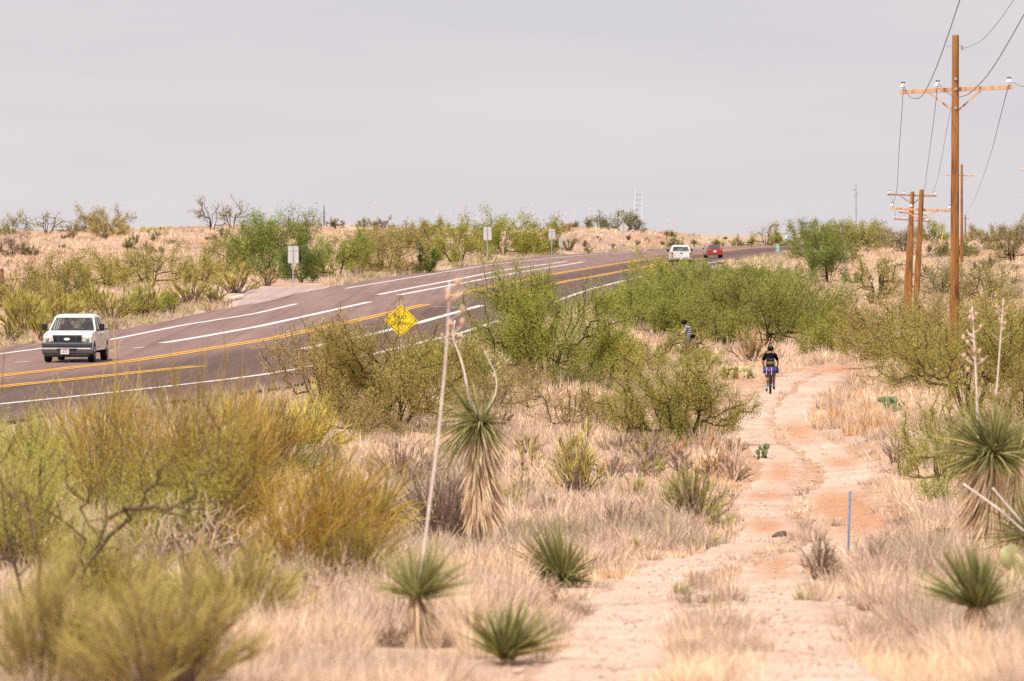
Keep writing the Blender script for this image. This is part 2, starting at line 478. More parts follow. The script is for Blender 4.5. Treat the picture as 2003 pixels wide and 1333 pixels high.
def ground_z(X, Y):
    X, Y = np.atleast_1d(np.asarray(X, float)), np.atleast_1d(np.asarray(Y, float))
    Yc = np.maximum(Y, 34.0)
    d = tps(np.clip(X / Yc * F / 1000, -2.2, 2.2), np.log(np.minimum(Yc, 6500)))
    t = np.clip(Y / 34.0, 0, 1)
    d = d * t + 1.75 * (1 - t)
    z = ZC - d
    amp = np.clip(Y / 60, .3, 1)
    z = z + (vnoise(X, Y, 2.3) - .5) * .16 * amp + (vnoise(X, Y, 9, 3) - .5) * .35 * np.clip(Y / 200, 0, 1) * (Y < 1500)
    gap = np.maximum(xl(Y) - X, X - xr(Y))
    k = np.clip((gap - 1.2) / 9.0, 0, 1); k = k * k * (3 - 2 * k)
    k2 = np.clip((gap - 30) / 16.0, 0, 1); m2 = np.clip(1 - np.abs(Y - SRY) / 34 + .45, 0, 1) * (X < 0)   # level ground under the side road
    k = np.where(m2 > 0, k * (1 - m2) + np.minimum(k, k2) * m2, k)
    k = np.where((Y > 90) & (Y < 1500), k, 1)
    z = z * k + (road_z(Y) - .10 - np.clip(gap, 0, 1.5) * .05) * (1 - k)
    return z
def gz(x, y): return float(ground_z([x], [y])[0])
_RT = np.geomspace(24, 2500, 5000)
def base_at(px, py):                              # where the ray through a photo pixel meets the ground
    X = (px - HX) / F * _RT
    hit = ZC - (py - HY) / F * _RT <= ground_z(X, _RT)
    k = int(np.argmax(hit)) if hit.any() else len(_RT) - 1
    y = _RT[k]
    return (px - HX) / F * y, y

rows = np.r_[np.linspace(-60, 30, 12), np.geomspace(33, 1300, 470), np.geomspace(1330, 6400, 30)]
tt = np.linspace(-1, 1, 281); tt = .11 * tt + .42 * tt ** 5
GX = tt[None, :] * (np.maximum(rows, 0) + 30)[:, None]
GY = np.repeat(rows[:, None], len(tt), 1)
GZ = ground_z(GX.ravel(), GY.ravel())
ncol = len(tt)
ii = (np.arange(len(rows) - 1)[:, None] * ncol + np.arange(ncol - 1)[None, :]).ravel()
BARE = [(1440,748,80,20),(1625,728,95,15),(1500,1000,60,60),(1685,1000,75,70),(1530,922,80,36),(1560,800,40,60),(1505,1130,70,25),(1640,905,50,40),(1480,860,35,50),(1690,590,95,60),(1740,500,90,18),(1640,640,50,40),(120,500,160,14),(60,545,90,22),(330,470,120,8),(600,462,90,6),(1250,470,90,8)]
def bare(px, py): return np.clip(sum(np.exp(-((px - a) / c) ** 2 - ((py - b) / e) ** 2) for a, b, c, e in BARE), 0, 1)
_sc = F / np.maximum(GY.ravel(), 30)
clayg = np.where((GY.ravel() > 40) & (GY.ravel() < 1000), bare(GX.ravel() * _sc + HX, HY + (ZC - GZ) * _sc), 0) * .6
tag(mk('desert_ground', np.c_[GX.ravel(), GY.ravel(), GZ], np.c_[ii, ii + 1, ii + ncol + 1, ii + ncol], M['ground'], attrs={'clay': clayg}, smooth=True),
    'pinkish dry desert soil rolling away on both sides of the highway', kind='structure')

# road surface
ry = np.unique(np.r_[np.arange(95, 400, 2.5), np.arange(400, 1500, 6), RY[1:-1]])
cols = 25
RXs = np.array([np.linspace(xl(y), xr(y), cols) for y in ry])
ed = np.array([vnoise(ry, ry * 0, 1.6, 2) - .5, vnoise(ry, ry * 0, 1.6, 4) - .5]) * .5
RXs[:, 0] += ed[0]; RXs[:, -1] += ed[1]
_u = np.linspace(0, 1, cols)
lane = np.clip((_u - .50) / .12, 0, 1) * np.clip(.55 + (1 - _u) * 3, 0, 1)
lane = np.repeat(lane[None, :], len(ry), 0) * np.clip((xr(ry) + 30) / 1, 1, 1)[:, None]
V = np.c_[RXs.ravel(), np.repeat(ry, cols), np.repeat(road_z(ry), cols)]
ii = (np.arange(len(ry) - 1)[:, None] * cols + np.arange(cols - 1)[None, :]).ravel()
tag(mk('highway', V, np.c_[ii, ii + 1, ii + cols + 1, ii + cols], M['asphalt'], attrs={'lane': lane.ravel()}), 'wide purplish grey asphalt highway curving up to the right', kind='structure')

def ribbon(pts, w, lift, name, mat, label):       # painted line: traced on the road, true width in metres
    p = np.array([on_road(*q) for q in pts])
    d = np.r_[0, np.cumsum(np.linalg.norm(np.diff(p, axis=0), axis=1))]
    t = np.unique(np.r_[np.arange(0, d[-1], 2.0), d[-1]])
    q = np.c_[np.interp(t, d, p[:, 0]), np.interp(t, d, p[:, 1])]
    for _ in range(6 if len(pts) > 2 else 0):
        q[1:-1] = (q[:-2] + 2 * q[1:-1] + q[2:]) / 4
    g = np.gradient(q, axis=0); g /= np.linalg.norm(g, axis=1)[:, None]
    nrm = np.c_[g[:, 1], -g[:, 0]]
    a, b = q - nrm * w / 2, q + nrm * w / 2
    V = np.vstack([np.c_[a, road_z(a[:, 1]) + lift], np.c_[b, road_z(b[:, 1]) + lift]])
    n = len(q); i = np.arange(n - 1)
    o = mk(name, V, np.c_[i, i + n, i + n + 1, i + 1], mat)
    tag(o, label, kind='structure')
    return q, g
def double(pts, label):
    p = [on_road(*q) for q in pts]
    for s in (-1, 1):
        off = []
        for i, q in enumerate(p):
            d = p[min(i + 1, len(p) - 1)] - p[max(i - 1, 0)]; d = d / np.linalg.norm(d)
            off.append(q + np.array((d[1], -d[0])) * s * .21)
        back = [((q[0] * F / q[1]) + HX, HY + (ZC - road_z(q[1])) * F / q[1]) for q in off]
        ribbon(back, .25, .016, 'yellow_centre_line', M['roadyellow'], label)
ribbon([(-120,709),(0,693),(84,682),(214,666),(357,637),(500,614),(580,595)], .32, .012, 'white_edge_line', M['roadwhite'], 'white edge line on the far side of the highway before the side road')
ribbon([(675,565),(880,531),(962,518),(1074,506),(1140,500),(1240,494),(1311,491),(1418,484),(1515,478)], .32, .012, 'white_edge_line', M['roadwhite'], 'white edge line along the far shoulder after the side road')
ribbon([(316,672),(380,662),(507,639),(620,614),(724,591)], .44, .012, 'white_lane_line', M['roadwhite'], 'thick white lane line ending opposite the side road')
ribbon([(740,577),(810,563),(880,550),(990,528),(1109,512)], .44, .012, 'white_lane_line', M['roadwhite'], 'upper of two parallel white turn lane lines')
ribbon([(779,578),(880,559),(1000,536),(1141,513)], .44, .012, 'white_lane_line', M['roadwhite'], 'lower of two parallel white turn lane lines')
for a, b in (((28,710),(57,708)), ((212,688),(222,687)), ((260,682),(283,680)), ((686,570),(740,571)), ((873,535),(918,536)), ((1049,510),(1087,511)), ((485,680),(559,682)), ((706,639),(752,640)), ((843,600),(894,602))):
    ribbon([a, b], .24, .012, 'white_road_mark', M['roadwhite'], 'short white mark painted on the asphalt')
double([(-120,752),(0,736),(153,719),(306,700),(380,688),(533,663),(686,630),(834,596)], 'double yellow line between the pickup lane and the median')
double([(-120,772),(0,757),(153,742),(290,727),(390,717)], 'double yellow line on the near side of the median')
double([(880,581),(960,562),(1059,541),(1166,523),(1240,511),(1311,503),(1400,494),(1464,486),(1518,483)], 'double yellow line on the far side of the median after the junction')
double([(949,581),(1013,572),(1102,552),(1192,536),(1311,513),(1380,506)], 'double yellow line on the near side of the median after the junction')
for a, b in (((94,728),(255,728)), ((0,742),(89,743)), ((896,581),(949,580)), ((934,571),(952,572)), ((1080,548),(1120,548)), ((1150,533),(1180,534)), ((1200,523),(1245,523)), ((1260,513),(1300,512)), ((1120,541),(1160,541)), ((1040,558),(1075,559))):
    ribbon([a, b], .24, .012, 'yellow_hatch_mark', M['roadfaint'], 'worn yellow hatch stroke in the median')
ribbon([(-120,804),(0,791),(153,776),(306,759),(420,746),(500,736),(570,725),(626,714),(760,686),(906,651),(975,628),(1060,600),(1138,572),(1166,563),(1240,545),(1291,533),(1360,519),(1430,508)], .32, .012, 'white_edge_line', M['roadwhite'], 'white edge line on the near side of the highway')
ribbon([(589,684),(660,669),(737,652),(816,633),(880,615),(942,598)], .48, .014, 'white_lane_line', M['roadwhite'], 'thick broken white line beside the near shoulder')
only_p = on_road(800, 553)
onl = words('ONLY', 2.2, M['roadwhite'], None, (only_p[0], only_p[1], float(road_z(only_p[1])) + .015), (math.radians(.1), 0, math.radians(184)), 'road_lettering', sx=.5)
onl.scale.y = 2.6
tag(onl, 'white letters ONLY painted in the far turn lane', kind='structure')

# side road apron on the left
ap = [on_road(*p) for p in [(400,574),(423,571),(500,566),(580,563),(650,559),(640,565),(574,577),(536,588),(497,596),(440,592),(410,584)]]
mb = MB(); mb.add([(x, y, max(float(road_z(y)) + .02, gz(x, y) + .04) if 1 < i < 9 else gz(x, y) - .09) for i, (x, y) in enumerate(ap)], [tuple(range(len(ap)))])
tag(mb.build('side_road', M['apron']), 'pale worn asphalt side road joining the highway on the left', kind='structure')
for o_ in [bpy.data.objects['side_road']]:
    o_.data.attributes.new('lane', 'FLOAT', 'POINT')
mb = MB(); q = [on_road(*p) for p in [(445,584),(470,578),(478,578),(455,584)]]
mb.add([(x, y, float(road_z(y)) + .03) for x, y in q], [(0, 1, 2, 3)])
tag(mb.build('white_road_mark', M['roadwhite']), 'white stop mark painted on the side road', kind='structure')

# two-rut dirt track
RUT = [[(1165,1420),(1185,1333),(1205,1260),(1240,1190),(1285,1140),(1345,1112),(1420,1088),(1480,1062),(1500,1036),(1496,1012),(1494,983),(1510,955),(1530,925),(1528,900),(1500,880),(1478,855),(1472,825),(1482,798),(1506,773),(1535,748),(1580,731),(1640,719)],
       [(1640,1420),(1605,1333),(1560,1260),(1515,1195),(1502,1145),(1540,1108),(1610,1085),(1664,1058),(1672,1028),(1650,1000),(1628,972),(1655,945),(1658,916),(1620,893),(1582,868),(1556,842),(1552,812),(1565,782),(1600,752),(1650,728),(1700,716)]]
RUTP = []
def _dens(pts):
    p = np.array([base_at(*q) for q in pts])
    c = np.array(crom([(a, b, 0) for a, b in p], 10))[:, :2]
    d = np.r_[0, np.cumsum(np.linalg.norm(np.diff(c, axis=0), axis=1))]
    t = np.arange(0, d[-1], .4)
    return np.c_[np.interp(t, d, c[:, 0]), np.interp(t, d, c[:, 1])]
tv, tq, tcl = [], [], []
HALF = [.47, .50]
CLAY = [(1500,1032,30,14),(1690,1020,70,34),(1530,925,25,18),(1500,970,40,10),(1520,1105,30,20),(1640,985,50,20),(1560,845,30,16),(1650,905,30,10),(1640,722,60,10)]
for k, pts in enumerate(RUT):
    q = _dens(pts); RUTP.append(q)
    g = np.gradient(q, axis=0); g /= np.linalg.norm(g, axis=1)[:, None]
    nr = np.c_[g[:, 1], -g[:, 0]]
    base = sum(len(x) for x in tv)
    arc = np.arange(len(q)) * .4
    wl = HALF[k] * (.75 + .6 * vnoise(arc, arc * 0, 1.1, k)); wr = HALF[k] * (.75 + .6 * vnoise(arc, arc * 0, 1.1, k + 7))
    us = np.array([-1.25, -1, -.6, -.2, .2, .6, 1, 1.25])
    for j, u in enumerate(us):
        p = q + nr * (u * np.where(u < 0, wl, wr))[:, None]
        z = ground_z(p[:, 0], p[:, 1]) + (.035 - (.11 if abs(u) > 1.1 else 0) - .02 * (1 - abs(u)))
        tv.append(np.c_[p, z])
        sc_ = F / p[:, 1]; ppx, ppy = p[:, 0] * sc_ + HX, HY + (ZC - z) * sc_
        tcl.append(np.clip(sum(np.exp(-((ppx - a) / (c * 1.3)) ** 2 - ((ppy - b) / (e * 1.2)) ** 2) for a, b, c, e in CLAY), 0, 1))
    n = len(q)
    for j in range(len(us) - 1):
        i = np.arange(n - 1)
        tq.append(np.c_[base + j * n + i, base + (j + 1) * n + i, base + (j + 1) * n + i + 1, base + j * n + i + 1])
tag(mk('dirt_track', np.vstack(tv), np.vstack(tq), M['track'], attrs={'clay': np.concatenate(tcl)}, smooth=True), 'two pale pink wheel ruts winding through dry grass', kind='structure')
RUTA = np.vstack(RUTP)
def rut_dist(x, y):
    out = np.full(len(x), 99.0)
    idx = np.nonzero((y < 330))[0]
    for i in range(0, len(idx), 4000):
        j = idx[i:i + 4000]
        out[j] = np.sqrt(((x[j][:, None] - RUTA[None, ::2, 0]) ** 2 + (y[j][:, None] - RUTA[None, ::2, 1]) ** 2).min(1))
    return out
# hill track beyond the wash
def path(pts, w, name, label, lift=.05):
    p = np.array([base_at(*q) for q in pts]); c = np.array(crom([(a, b, 0) for a, b in p], 8))[:, :2]
    g = np.gradient(c, axis=0); g /= np.linalg.norm(g, axis=1)[:, None]; nr = np.c_[g[:, 1], -g[:, 0]]
    n = len(c); vs = []
    for u in (-1, -.5, 0, .5, 1):
        q = c + nr * u * w / 2
        vs.append(np.c_[q, ground_z(q[:, 0], q[:, 1]) + lift - .12 * (abs(u) == 1)])
    i = np.arange(n - 1)
    tag(mk(name, np.vstack(vs), np.vstack([np.c_[j * n + i, (j + 1) * n + i, (j + 1) * n + i + 1, j * n + i + 1] for j in range(4)]), M['track'], attrs={'clay': np.zeros(5 * n)}, smooth=True), label, kind='structure')
path([(1600,606),(1640,596),(1680,575),(1715,545),(1750,520),(1800,504),(1850,492)], 4.5, 'dirt_track', 'pale dirt track climbing the hill behind the utility poles')

# stones on and beside the ruts
rg = np.random.default_rng(8)
n = 9000
k = rg.integers(0, len(RUTA), n)
sx = RUTA[k, 0] + rg.normal(0, .75, n); sy = RUTA[k, 1] + rg.normal(0, .4, n)
keep = rg.random(n) < (60 / sy) ** .6
sx, sy = sx[keep], sy[keep]; n = len(sx)
szs = rg.gamma(2.0, .0065, n) + .006
oc = np.array([(1, 0, 0), (0, 1, 0), (-1, 0, 0), (0, -1, 0), (0, 0, .7), (0, 0, -.7)])
V = oc[None] * szs[:, None, None] * (.6 + .8 * rg.random((n, 6, 1)))
V = V + np.c_[sx, sy, ground_z(sx, sy) + .03][:, None, :]
tri = np.array([(0, 1, 4), (1, 2, 4), (2, 3, 4), (3, 0, 4), (1, 0, 5), (2, 1, 5), (3, 2, 5), (0, 3, 5)])
tag(mk('gravel', V.reshape(-1, 3), (tri[None] + np.arange(n)[:, None, None] * 6).reshape(-1, 3), plain('gravel_stone', (.52, .36, .28), .9, var=.35, sc=3)),
    'loose reddish gravel lying along the wheel ruts', kind='stuff')
# ------------------------------------------------------------------ plants
rgP = np.random.default_rng(21)
def unit(a): return a / np.maximum(np.linalg.norm(a, axis=-1, keepdims=True), 1e-9)

def grow(rng, targets, limbs, wander=.10, step=.25, root_spread=.20):
    """branches: each target is joined to the nearest wood nearer the root"""
    pos = [np.zeros(3)]; par = [-1]
    tips, dirs = [], []
    A = np.zeros((4, 3)); n = 1
    A = np.zeros((200000, 3))
    rad = np.zeros(200000); plen = np.zeros(200000)
    n = len(limbs)
    A[:n, :2] = np.asarray(limbs)[:, :2] * root_spread
    allt = [(t, k) for k, t in enumerate(limbs)] + [(t, -1) for t in targets[np.argsort(np.linalg.norm(targets, axis=1))]]
    parr = np.full(200000, -1, int)
    for t, isl in allt:
        if isl >= 0: j = isl; isl = True
        else:
            isl = False
            e = t - A[:n]
            d = np.sqrt(e[:, 0] ** 2 + e[:, 1] ** 2 + (e[:, 2] * .75) ** 2) + np.maximum(0, -e[:, 2]) * .9
            d = d + .12 * plen[:n] + np.where(rad[:n] > .93 * np.linalg.norm(t), 1e3, 0)
            j = int(np.argmin(d))
        p0 = A[j].copy(); vec = t - p0; L_ = np.linalg.norm(vec)
        m = max(2, int(L_ / step))
        sag = rng.normal(0, wander * L_ * (.55 if isl else .7), 3); sag[2] += (-.07 if isl else -.06) * L_
        prev = j
        for i in range(1, m + 1):
            f = i / m
            q = p0 + vec * f + sag * math.sin(math.pi * f) + (rng.normal(0, .05 * L_ / m, 3) if i < m else 0)
            A[n] = q; parr[n] = prev; rad[n] = np.linalg.norm(q); plen[n] = plen[prev] + L_ / m
            prev = n; n += 1
        tips.append(prev); dirs.append(unit(A[prev] - A[parr[prev]]))
    cnt = np.zeros(n)
    cnt[np.array(tips)] = 1
    for i in range(n - 1, len(limbs) - 1, -1):
        cnt[parr[i]] += cnt[i]
    return A[:n], parr[:n], cnt, np.array(tips), np.array(dirs)

def wood(A, par, cnt, r_tip, expo=.5, rmax=.2):
    r = np.minimum(r_tip * np.maximum(cnt, 1) ** expo, rmax)
    i = np.nonzero(par >= 0)[0]
    a, b = A[par[i]], A[i]
    ra, rb = r[par[i]], r[i]
    ra = np.minimum(ra, rb * 1.7)
    d = unit(b - a)
    ref = np.where(np.abs(d[:, 2:3]) > .9, np.array([[1., 0, 0]]), np.array([[0., 0, 1.]]))
    u = unit(np.cross(d, ref)); w = np.cross(d, u)
    k = 5
    V = np.empty((len(i), 2 * k, 3))
    for m in range(k):
        c, s = math.cos(2 * math.pi * m / k), math.sin(2 * math.pi * m / k)
        V[:, m] = a + (u * c + w * s) * ra[:, None]
        V[:, k + m] = b + d * rb[:, None] * .4 + (u * c + w * s) * rb[:, None]
    Q = np.array([(m, (m + 1) % k, k + (m + 1) % k, k + m) for m in range(k)])
    Q = (Q[None] + (np.arange(len(i)) * 2 * k)[:, None, None]).reshape(-1, 4)
    return V.reshape(-1, 3), Q, np.repeat(np.clip(.75 - ra * 6 + rgP.normal(0, .12, len(i)), 0, 1), 2 * k)

def leaves(rng, C, D, per, spray, sig, l, w, up=.3):
    n = len(C) * per
    c = np.repeat(C, per, 0) + np.repeat(D, per, 0) * rng.uniform(-.9, .35, (n, 1)) * spray + rng.normal(0, sig, (n, 3))
    a = unit(rng.normal(0, 1, (n, 3)) + np.repeat(D, per, 0) * .6 + np.array([0, 0, up]))
    b = unit(np.cross(a, rng.normal(0, 1, (n, 3))))
    s = rng.uniform(.65, 1.35, (n, 1))
    V = np.stack([c - a * l / 2 * s, c + b * w / 2 * s - a * l * .1, c + a * l / 2 * s, c - b * w / 2 * s - a * l * .1], 1)
    v = np.repeat(np.clip(rng.normal(.44, .24, len(C)), 0, 1), per) + rng.normal(0, .10, n)
    return V.reshape(-1, 3), np.arange(4 * n).reshape(-1, 4), np.repeat(np.clip(v, 0, 1), 4)

def crown_points(rng, n, W_, H_, lobes, zmin=.12, lean=0.0, fill=.55):
    """points of a lumpy dome: several lobes of different size"""
    cen = []
    for k in range(lobes):
        a = 2 * math.pi * (k + rng.uniform(-.3, .3)) / lobes
        r = rng.uniform(.35, .72)
        cen.append((r * math.cos(a), r * math.sin(a), rng.uniform(.35, .72), rng.uniform(.26, .42)))
    cen.append((rng.uniform(-.2, .2), rng.uniform(-.2, .2), rng.uniform(.6, .72), .36))
    cen.append((rng.uniform(-.35, .35), rng.uniform(-.3, .3), rng.uniform(.45, .6), .42))
    if zmin < .15:
        for k in range(5):
            a = 2 * math.pi * (k + rng.uniform(-.4, .4)) / 5
            cen.append((.6 * math.cos(a), .6 * math.sin(a), .22, .30))
    cen = np.array(cen)
    k = rng.choice(len(cen), n * 3, p=cen[:, 3] ** 2 / (cen[:, 3] ** 2).sum())
    d = unit(rng.normal(0, 1, (n * 3, 3)))
    rr = rng.random((n * 3, 1)) ** fill
    p = cen[k, :3] + d * rr * cen[k, 3:4]
    p[:, 2] *= .95
    stray = rng.random(n * 3) < .06
    p[stray] *= 1.13
    p = p[p[:, 2] > zmin][:n]
    p[:, 2] = np.minimum(p[:, 2], 1.08)
    for ax in (0, 1):
        lo_, hi_ = np.percentile(p[:, ax], (3, 97)); p[:, ax] = (p[:, ax] - (lo_ + hi_) / 2) / ((hi_ - lo_) / 2)
    p[:, 2] /= np.percentile(p[:, 2], 97)
    q = p * np.array([W_ / 2 * 1.03, W_ / 2 * .9, H_ * .98])
    q[:, 0] += lean * q[:, 2]
    return q

LEAFBUDGET = 1.0
def shrub(px, py, w, h, label, tint, bark=(.085, .06, .045), s=None, den=1.0, cat='shrub', name='desert_shrub', lobes=None, stems=6, group=None,
          zmin=.1, lean=0., leafy=True, fine=1.0, seed=None, rt=1.0, fill=.55, spread=.5, twigs=620):
    """a branching shrub or small tree: thing > trunk (all wood) and crown"""
    if s is None:
        x, y = base_at(px, py)
        s = F / y
    else:
        x, y = (px - HX) / s, F / s
    seed = seed if seed is not None else int(px * 7 + py * 13) % 99991
    rng = np.random.default_rng(seed)
    W_, H_ = w / s, h / s
    mpp = 1 / (s * .511)                          # metres per rendered pixel at that distance
    area = (w * .511) * (h * .511) * .75
    ll, lw = max(.016, 1.5 * mpp * fine), max(.008, .8 * mpp * fine)
    nl = 4.2 * area / (ll / mpp * lw / mpp * .5) * den * LEAFBUDGET
    nt_ = int(np.clip(area / 20, 26, twigs) * (1 if leafy else 1.3))
    T = crown_points(rng, nt_, W_, H_, lobes or int(rng.integers(4, 8)), zmin, lean, fill)
    lim = []
    for k in range(stems):
        a = 2 * math.pi * (k + rng.uniform(-.35, .35)) / stems
        r = rng.uniform(.25, .75) * spread * 1.35
        lim.append((r * W_ / 2 * math.cos(a) + lean * H_ * .4, r * W_ / 2 * math.sin(a), H_ * rng.uniform(.42, .72)))
    A, par, cnt, tips, dirs = grow(rng, T, np.array(lim), step=max(.12, H_ / 12))
    t = thing(name, label, cat, (x, y, gz(x, y) - .04), 0, group)
    rtip = max(.0035, .19 * mpp) * rt
    V, Q, v = wood(A, par, cnt, rtip, .43, .05 * H_)
    tr = mk('trunk', V, Q, M['bark'], t, {'v': v}); tr.color = (*bark, 1)
    if leafy:
        tp = tips[stems:]
        C, D = A[tp], unit(dirs[stems:] + np.array([0, 0, .9]))
        mid = A[par[tp]]
        C = np.vstack([C, mid]); D = np.vstack([D, D])
        per = max(3, int(nl / len(C)))
        sp = .16 * min(W_, H_ * 1.3) * (40 / max(40, nt_)) ** .33 * 1.15
        V, Q, v = leaves(rng, C, D, per, sp, sp * .36, ll, lw)
        V[:, 2] = np.maximum(V[:, 2], .03)
        cr_ = mk('crown', V, Q, M['leaf'], t, {'v': v}); cr_.color = (*tint, 1)
    return t

def ribbons(paths, w0, taper, rng, vary=None, face=None):
    """paths (n, m, 3) -> flat strips, width w0 tapering to a point"""
    n, m, _ = paths.shape
    tg = unit(np.gradient(paths, axis=1))
    side = unit(np.cross(tg, (rng.normal(0, 1, (n, 1, 3)) if face is None else face)))
    f = np.linspace(0, 1, m)[None, :, None]
    w = np.asarray(w0).reshape(-1, 1, 1) * (1 - taper * f) / 2
    V = np.stack([paths - side * w, paths + side * w], 2).reshape(-1, 3)
    i = (np.arange(n)[:, None] * m + np.arange(m - 1)[None, :]).ravel() * 2
    return V, np.c_[i, i + 1, i + 3, i + 2]

def broom(px, py, w, h, label, tint, s=None, den=1.0, cat='shrub', name='broom_shrub', lean=0.0, group=None, seed=None, open_=.95, tw=1.0, woody=(.16, .125, .10), droop=.12, thick=1.0):
    """a shrub of many fine upward stems: thing > branches and twigs"""
    if s is None:
        x, y = base_at(px, py); s = F / y
    else:
        x, y = (px - HX) / s, F / s
    rng = np.random.default_rng(seed if seed is not None else int(px * 11 + py * 3) % 99991)
    W_, H_ = w / s, h / s
    mpp = 1 / (s * .511)
    area = (w * .511) * (h * .511)
    wd = max(.004, .75 * mpp) * thick
    nm = int(np.clip(area / 60, 14, 150))
    L_px = h * .511 * .42
    n = int(np.clip(2.4 * area * den / (L_px * wd / mpp * .6), 120, 16000))
    # main stems
    a = rng.uniform(0, 2 * math.pi, nm); rr = rng.random(nm) ** .5
    clump = 1 + .16 * np.sin(a * 3 + rng.uniform(0, 6)) + .1 * np.sin(a * 5 + rng.uniform(0, 6)) + rng.normal(0, .07, nm)
    ht = H_ * np.sqrt(np.maximum(.05, 1 - (rr * open_) ** 2.2)) * clump * rng.uniform(.8, 1.02, nm)
    tip = np.c_[rr * W_ / 2 * np.cos(a) + lean * ht, rr * W_ / 2 * np.sin(a), ht]
    b0 = np.c_[np.cos(a), np.sin(a), a * 0] * (rr * W_ * .10)[:, None]
    f = np.linspace(0, 1, 7)[None, :, None]
    ctl = b0 + (tip - b0) * np.array([.38, .38, .55]) + rng.normal(0, .04 * H_, (nm, 3))
    pts = b0[:, None] * (1 - f) ** 2 + 2 * ctl[:, None] * f * (1 - f) + tip[:, None] * f ** 2
    pts[:, 1:-1] += rng.normal(0, .018 * H_, (nm, 5, 3))
    t = thing(name, label, cat, (x, y, gz(x, y) - .03), 0, group)
    A = pts.reshape(-1, 3); par = np.arange(len(A)) - 1; par[::7] = -1
    cnt = np.tile(np.array([9, 7, 5, 3.5, 2.2, 1.4, 1.]), nm)
    V, Q, v = wood(A, par, cnt, max(.003, .28 * mpp), .45)
    br = mk('branches', V, Q, M['bark'], t, {'v': v}); br.color = (*woody, 1)
    # fine twigs off the stems
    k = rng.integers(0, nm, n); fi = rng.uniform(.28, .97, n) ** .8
    q = fi * 6; i0 = np.minimum(q.astype(int), 5); fr = (q - i0)[:, None]
    st = pts[k, i0] * (1 - fr) + pts[k, i0 + 1] * fr
    dr = unit(pts[k, i0 + 1] - pts[k, i0])
    ln = H_ * rng.uniform(.12, .34, (n, 1)) * tw
    dirv = unit(dr + rng.normal(0, .33, (n, 3)) + np.array([0, 0, .35]))
    f = np.linspace(0, 1, 4)[None, :, None]
    pp = st[:, None] + dirv[:, None] * ln[:, None] * f + np.array([0, 0, 1.]) * (-droop * ln[:, None] * f ** 2) + rng.normal(0, .02, (n, 1, 3)) * f
    pp[..., 2] = np.maximum(pp[..., 2], .02)
    V, Q = ribbons(pp, np.full(n, wd), .65, rng)
    stemv = np.clip(rng.normal(.5, .16, nm), .1, .9)
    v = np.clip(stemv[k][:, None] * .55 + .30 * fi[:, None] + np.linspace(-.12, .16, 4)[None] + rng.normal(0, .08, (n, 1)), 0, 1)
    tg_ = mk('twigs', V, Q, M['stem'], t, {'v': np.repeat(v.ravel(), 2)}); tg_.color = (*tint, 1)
    return t

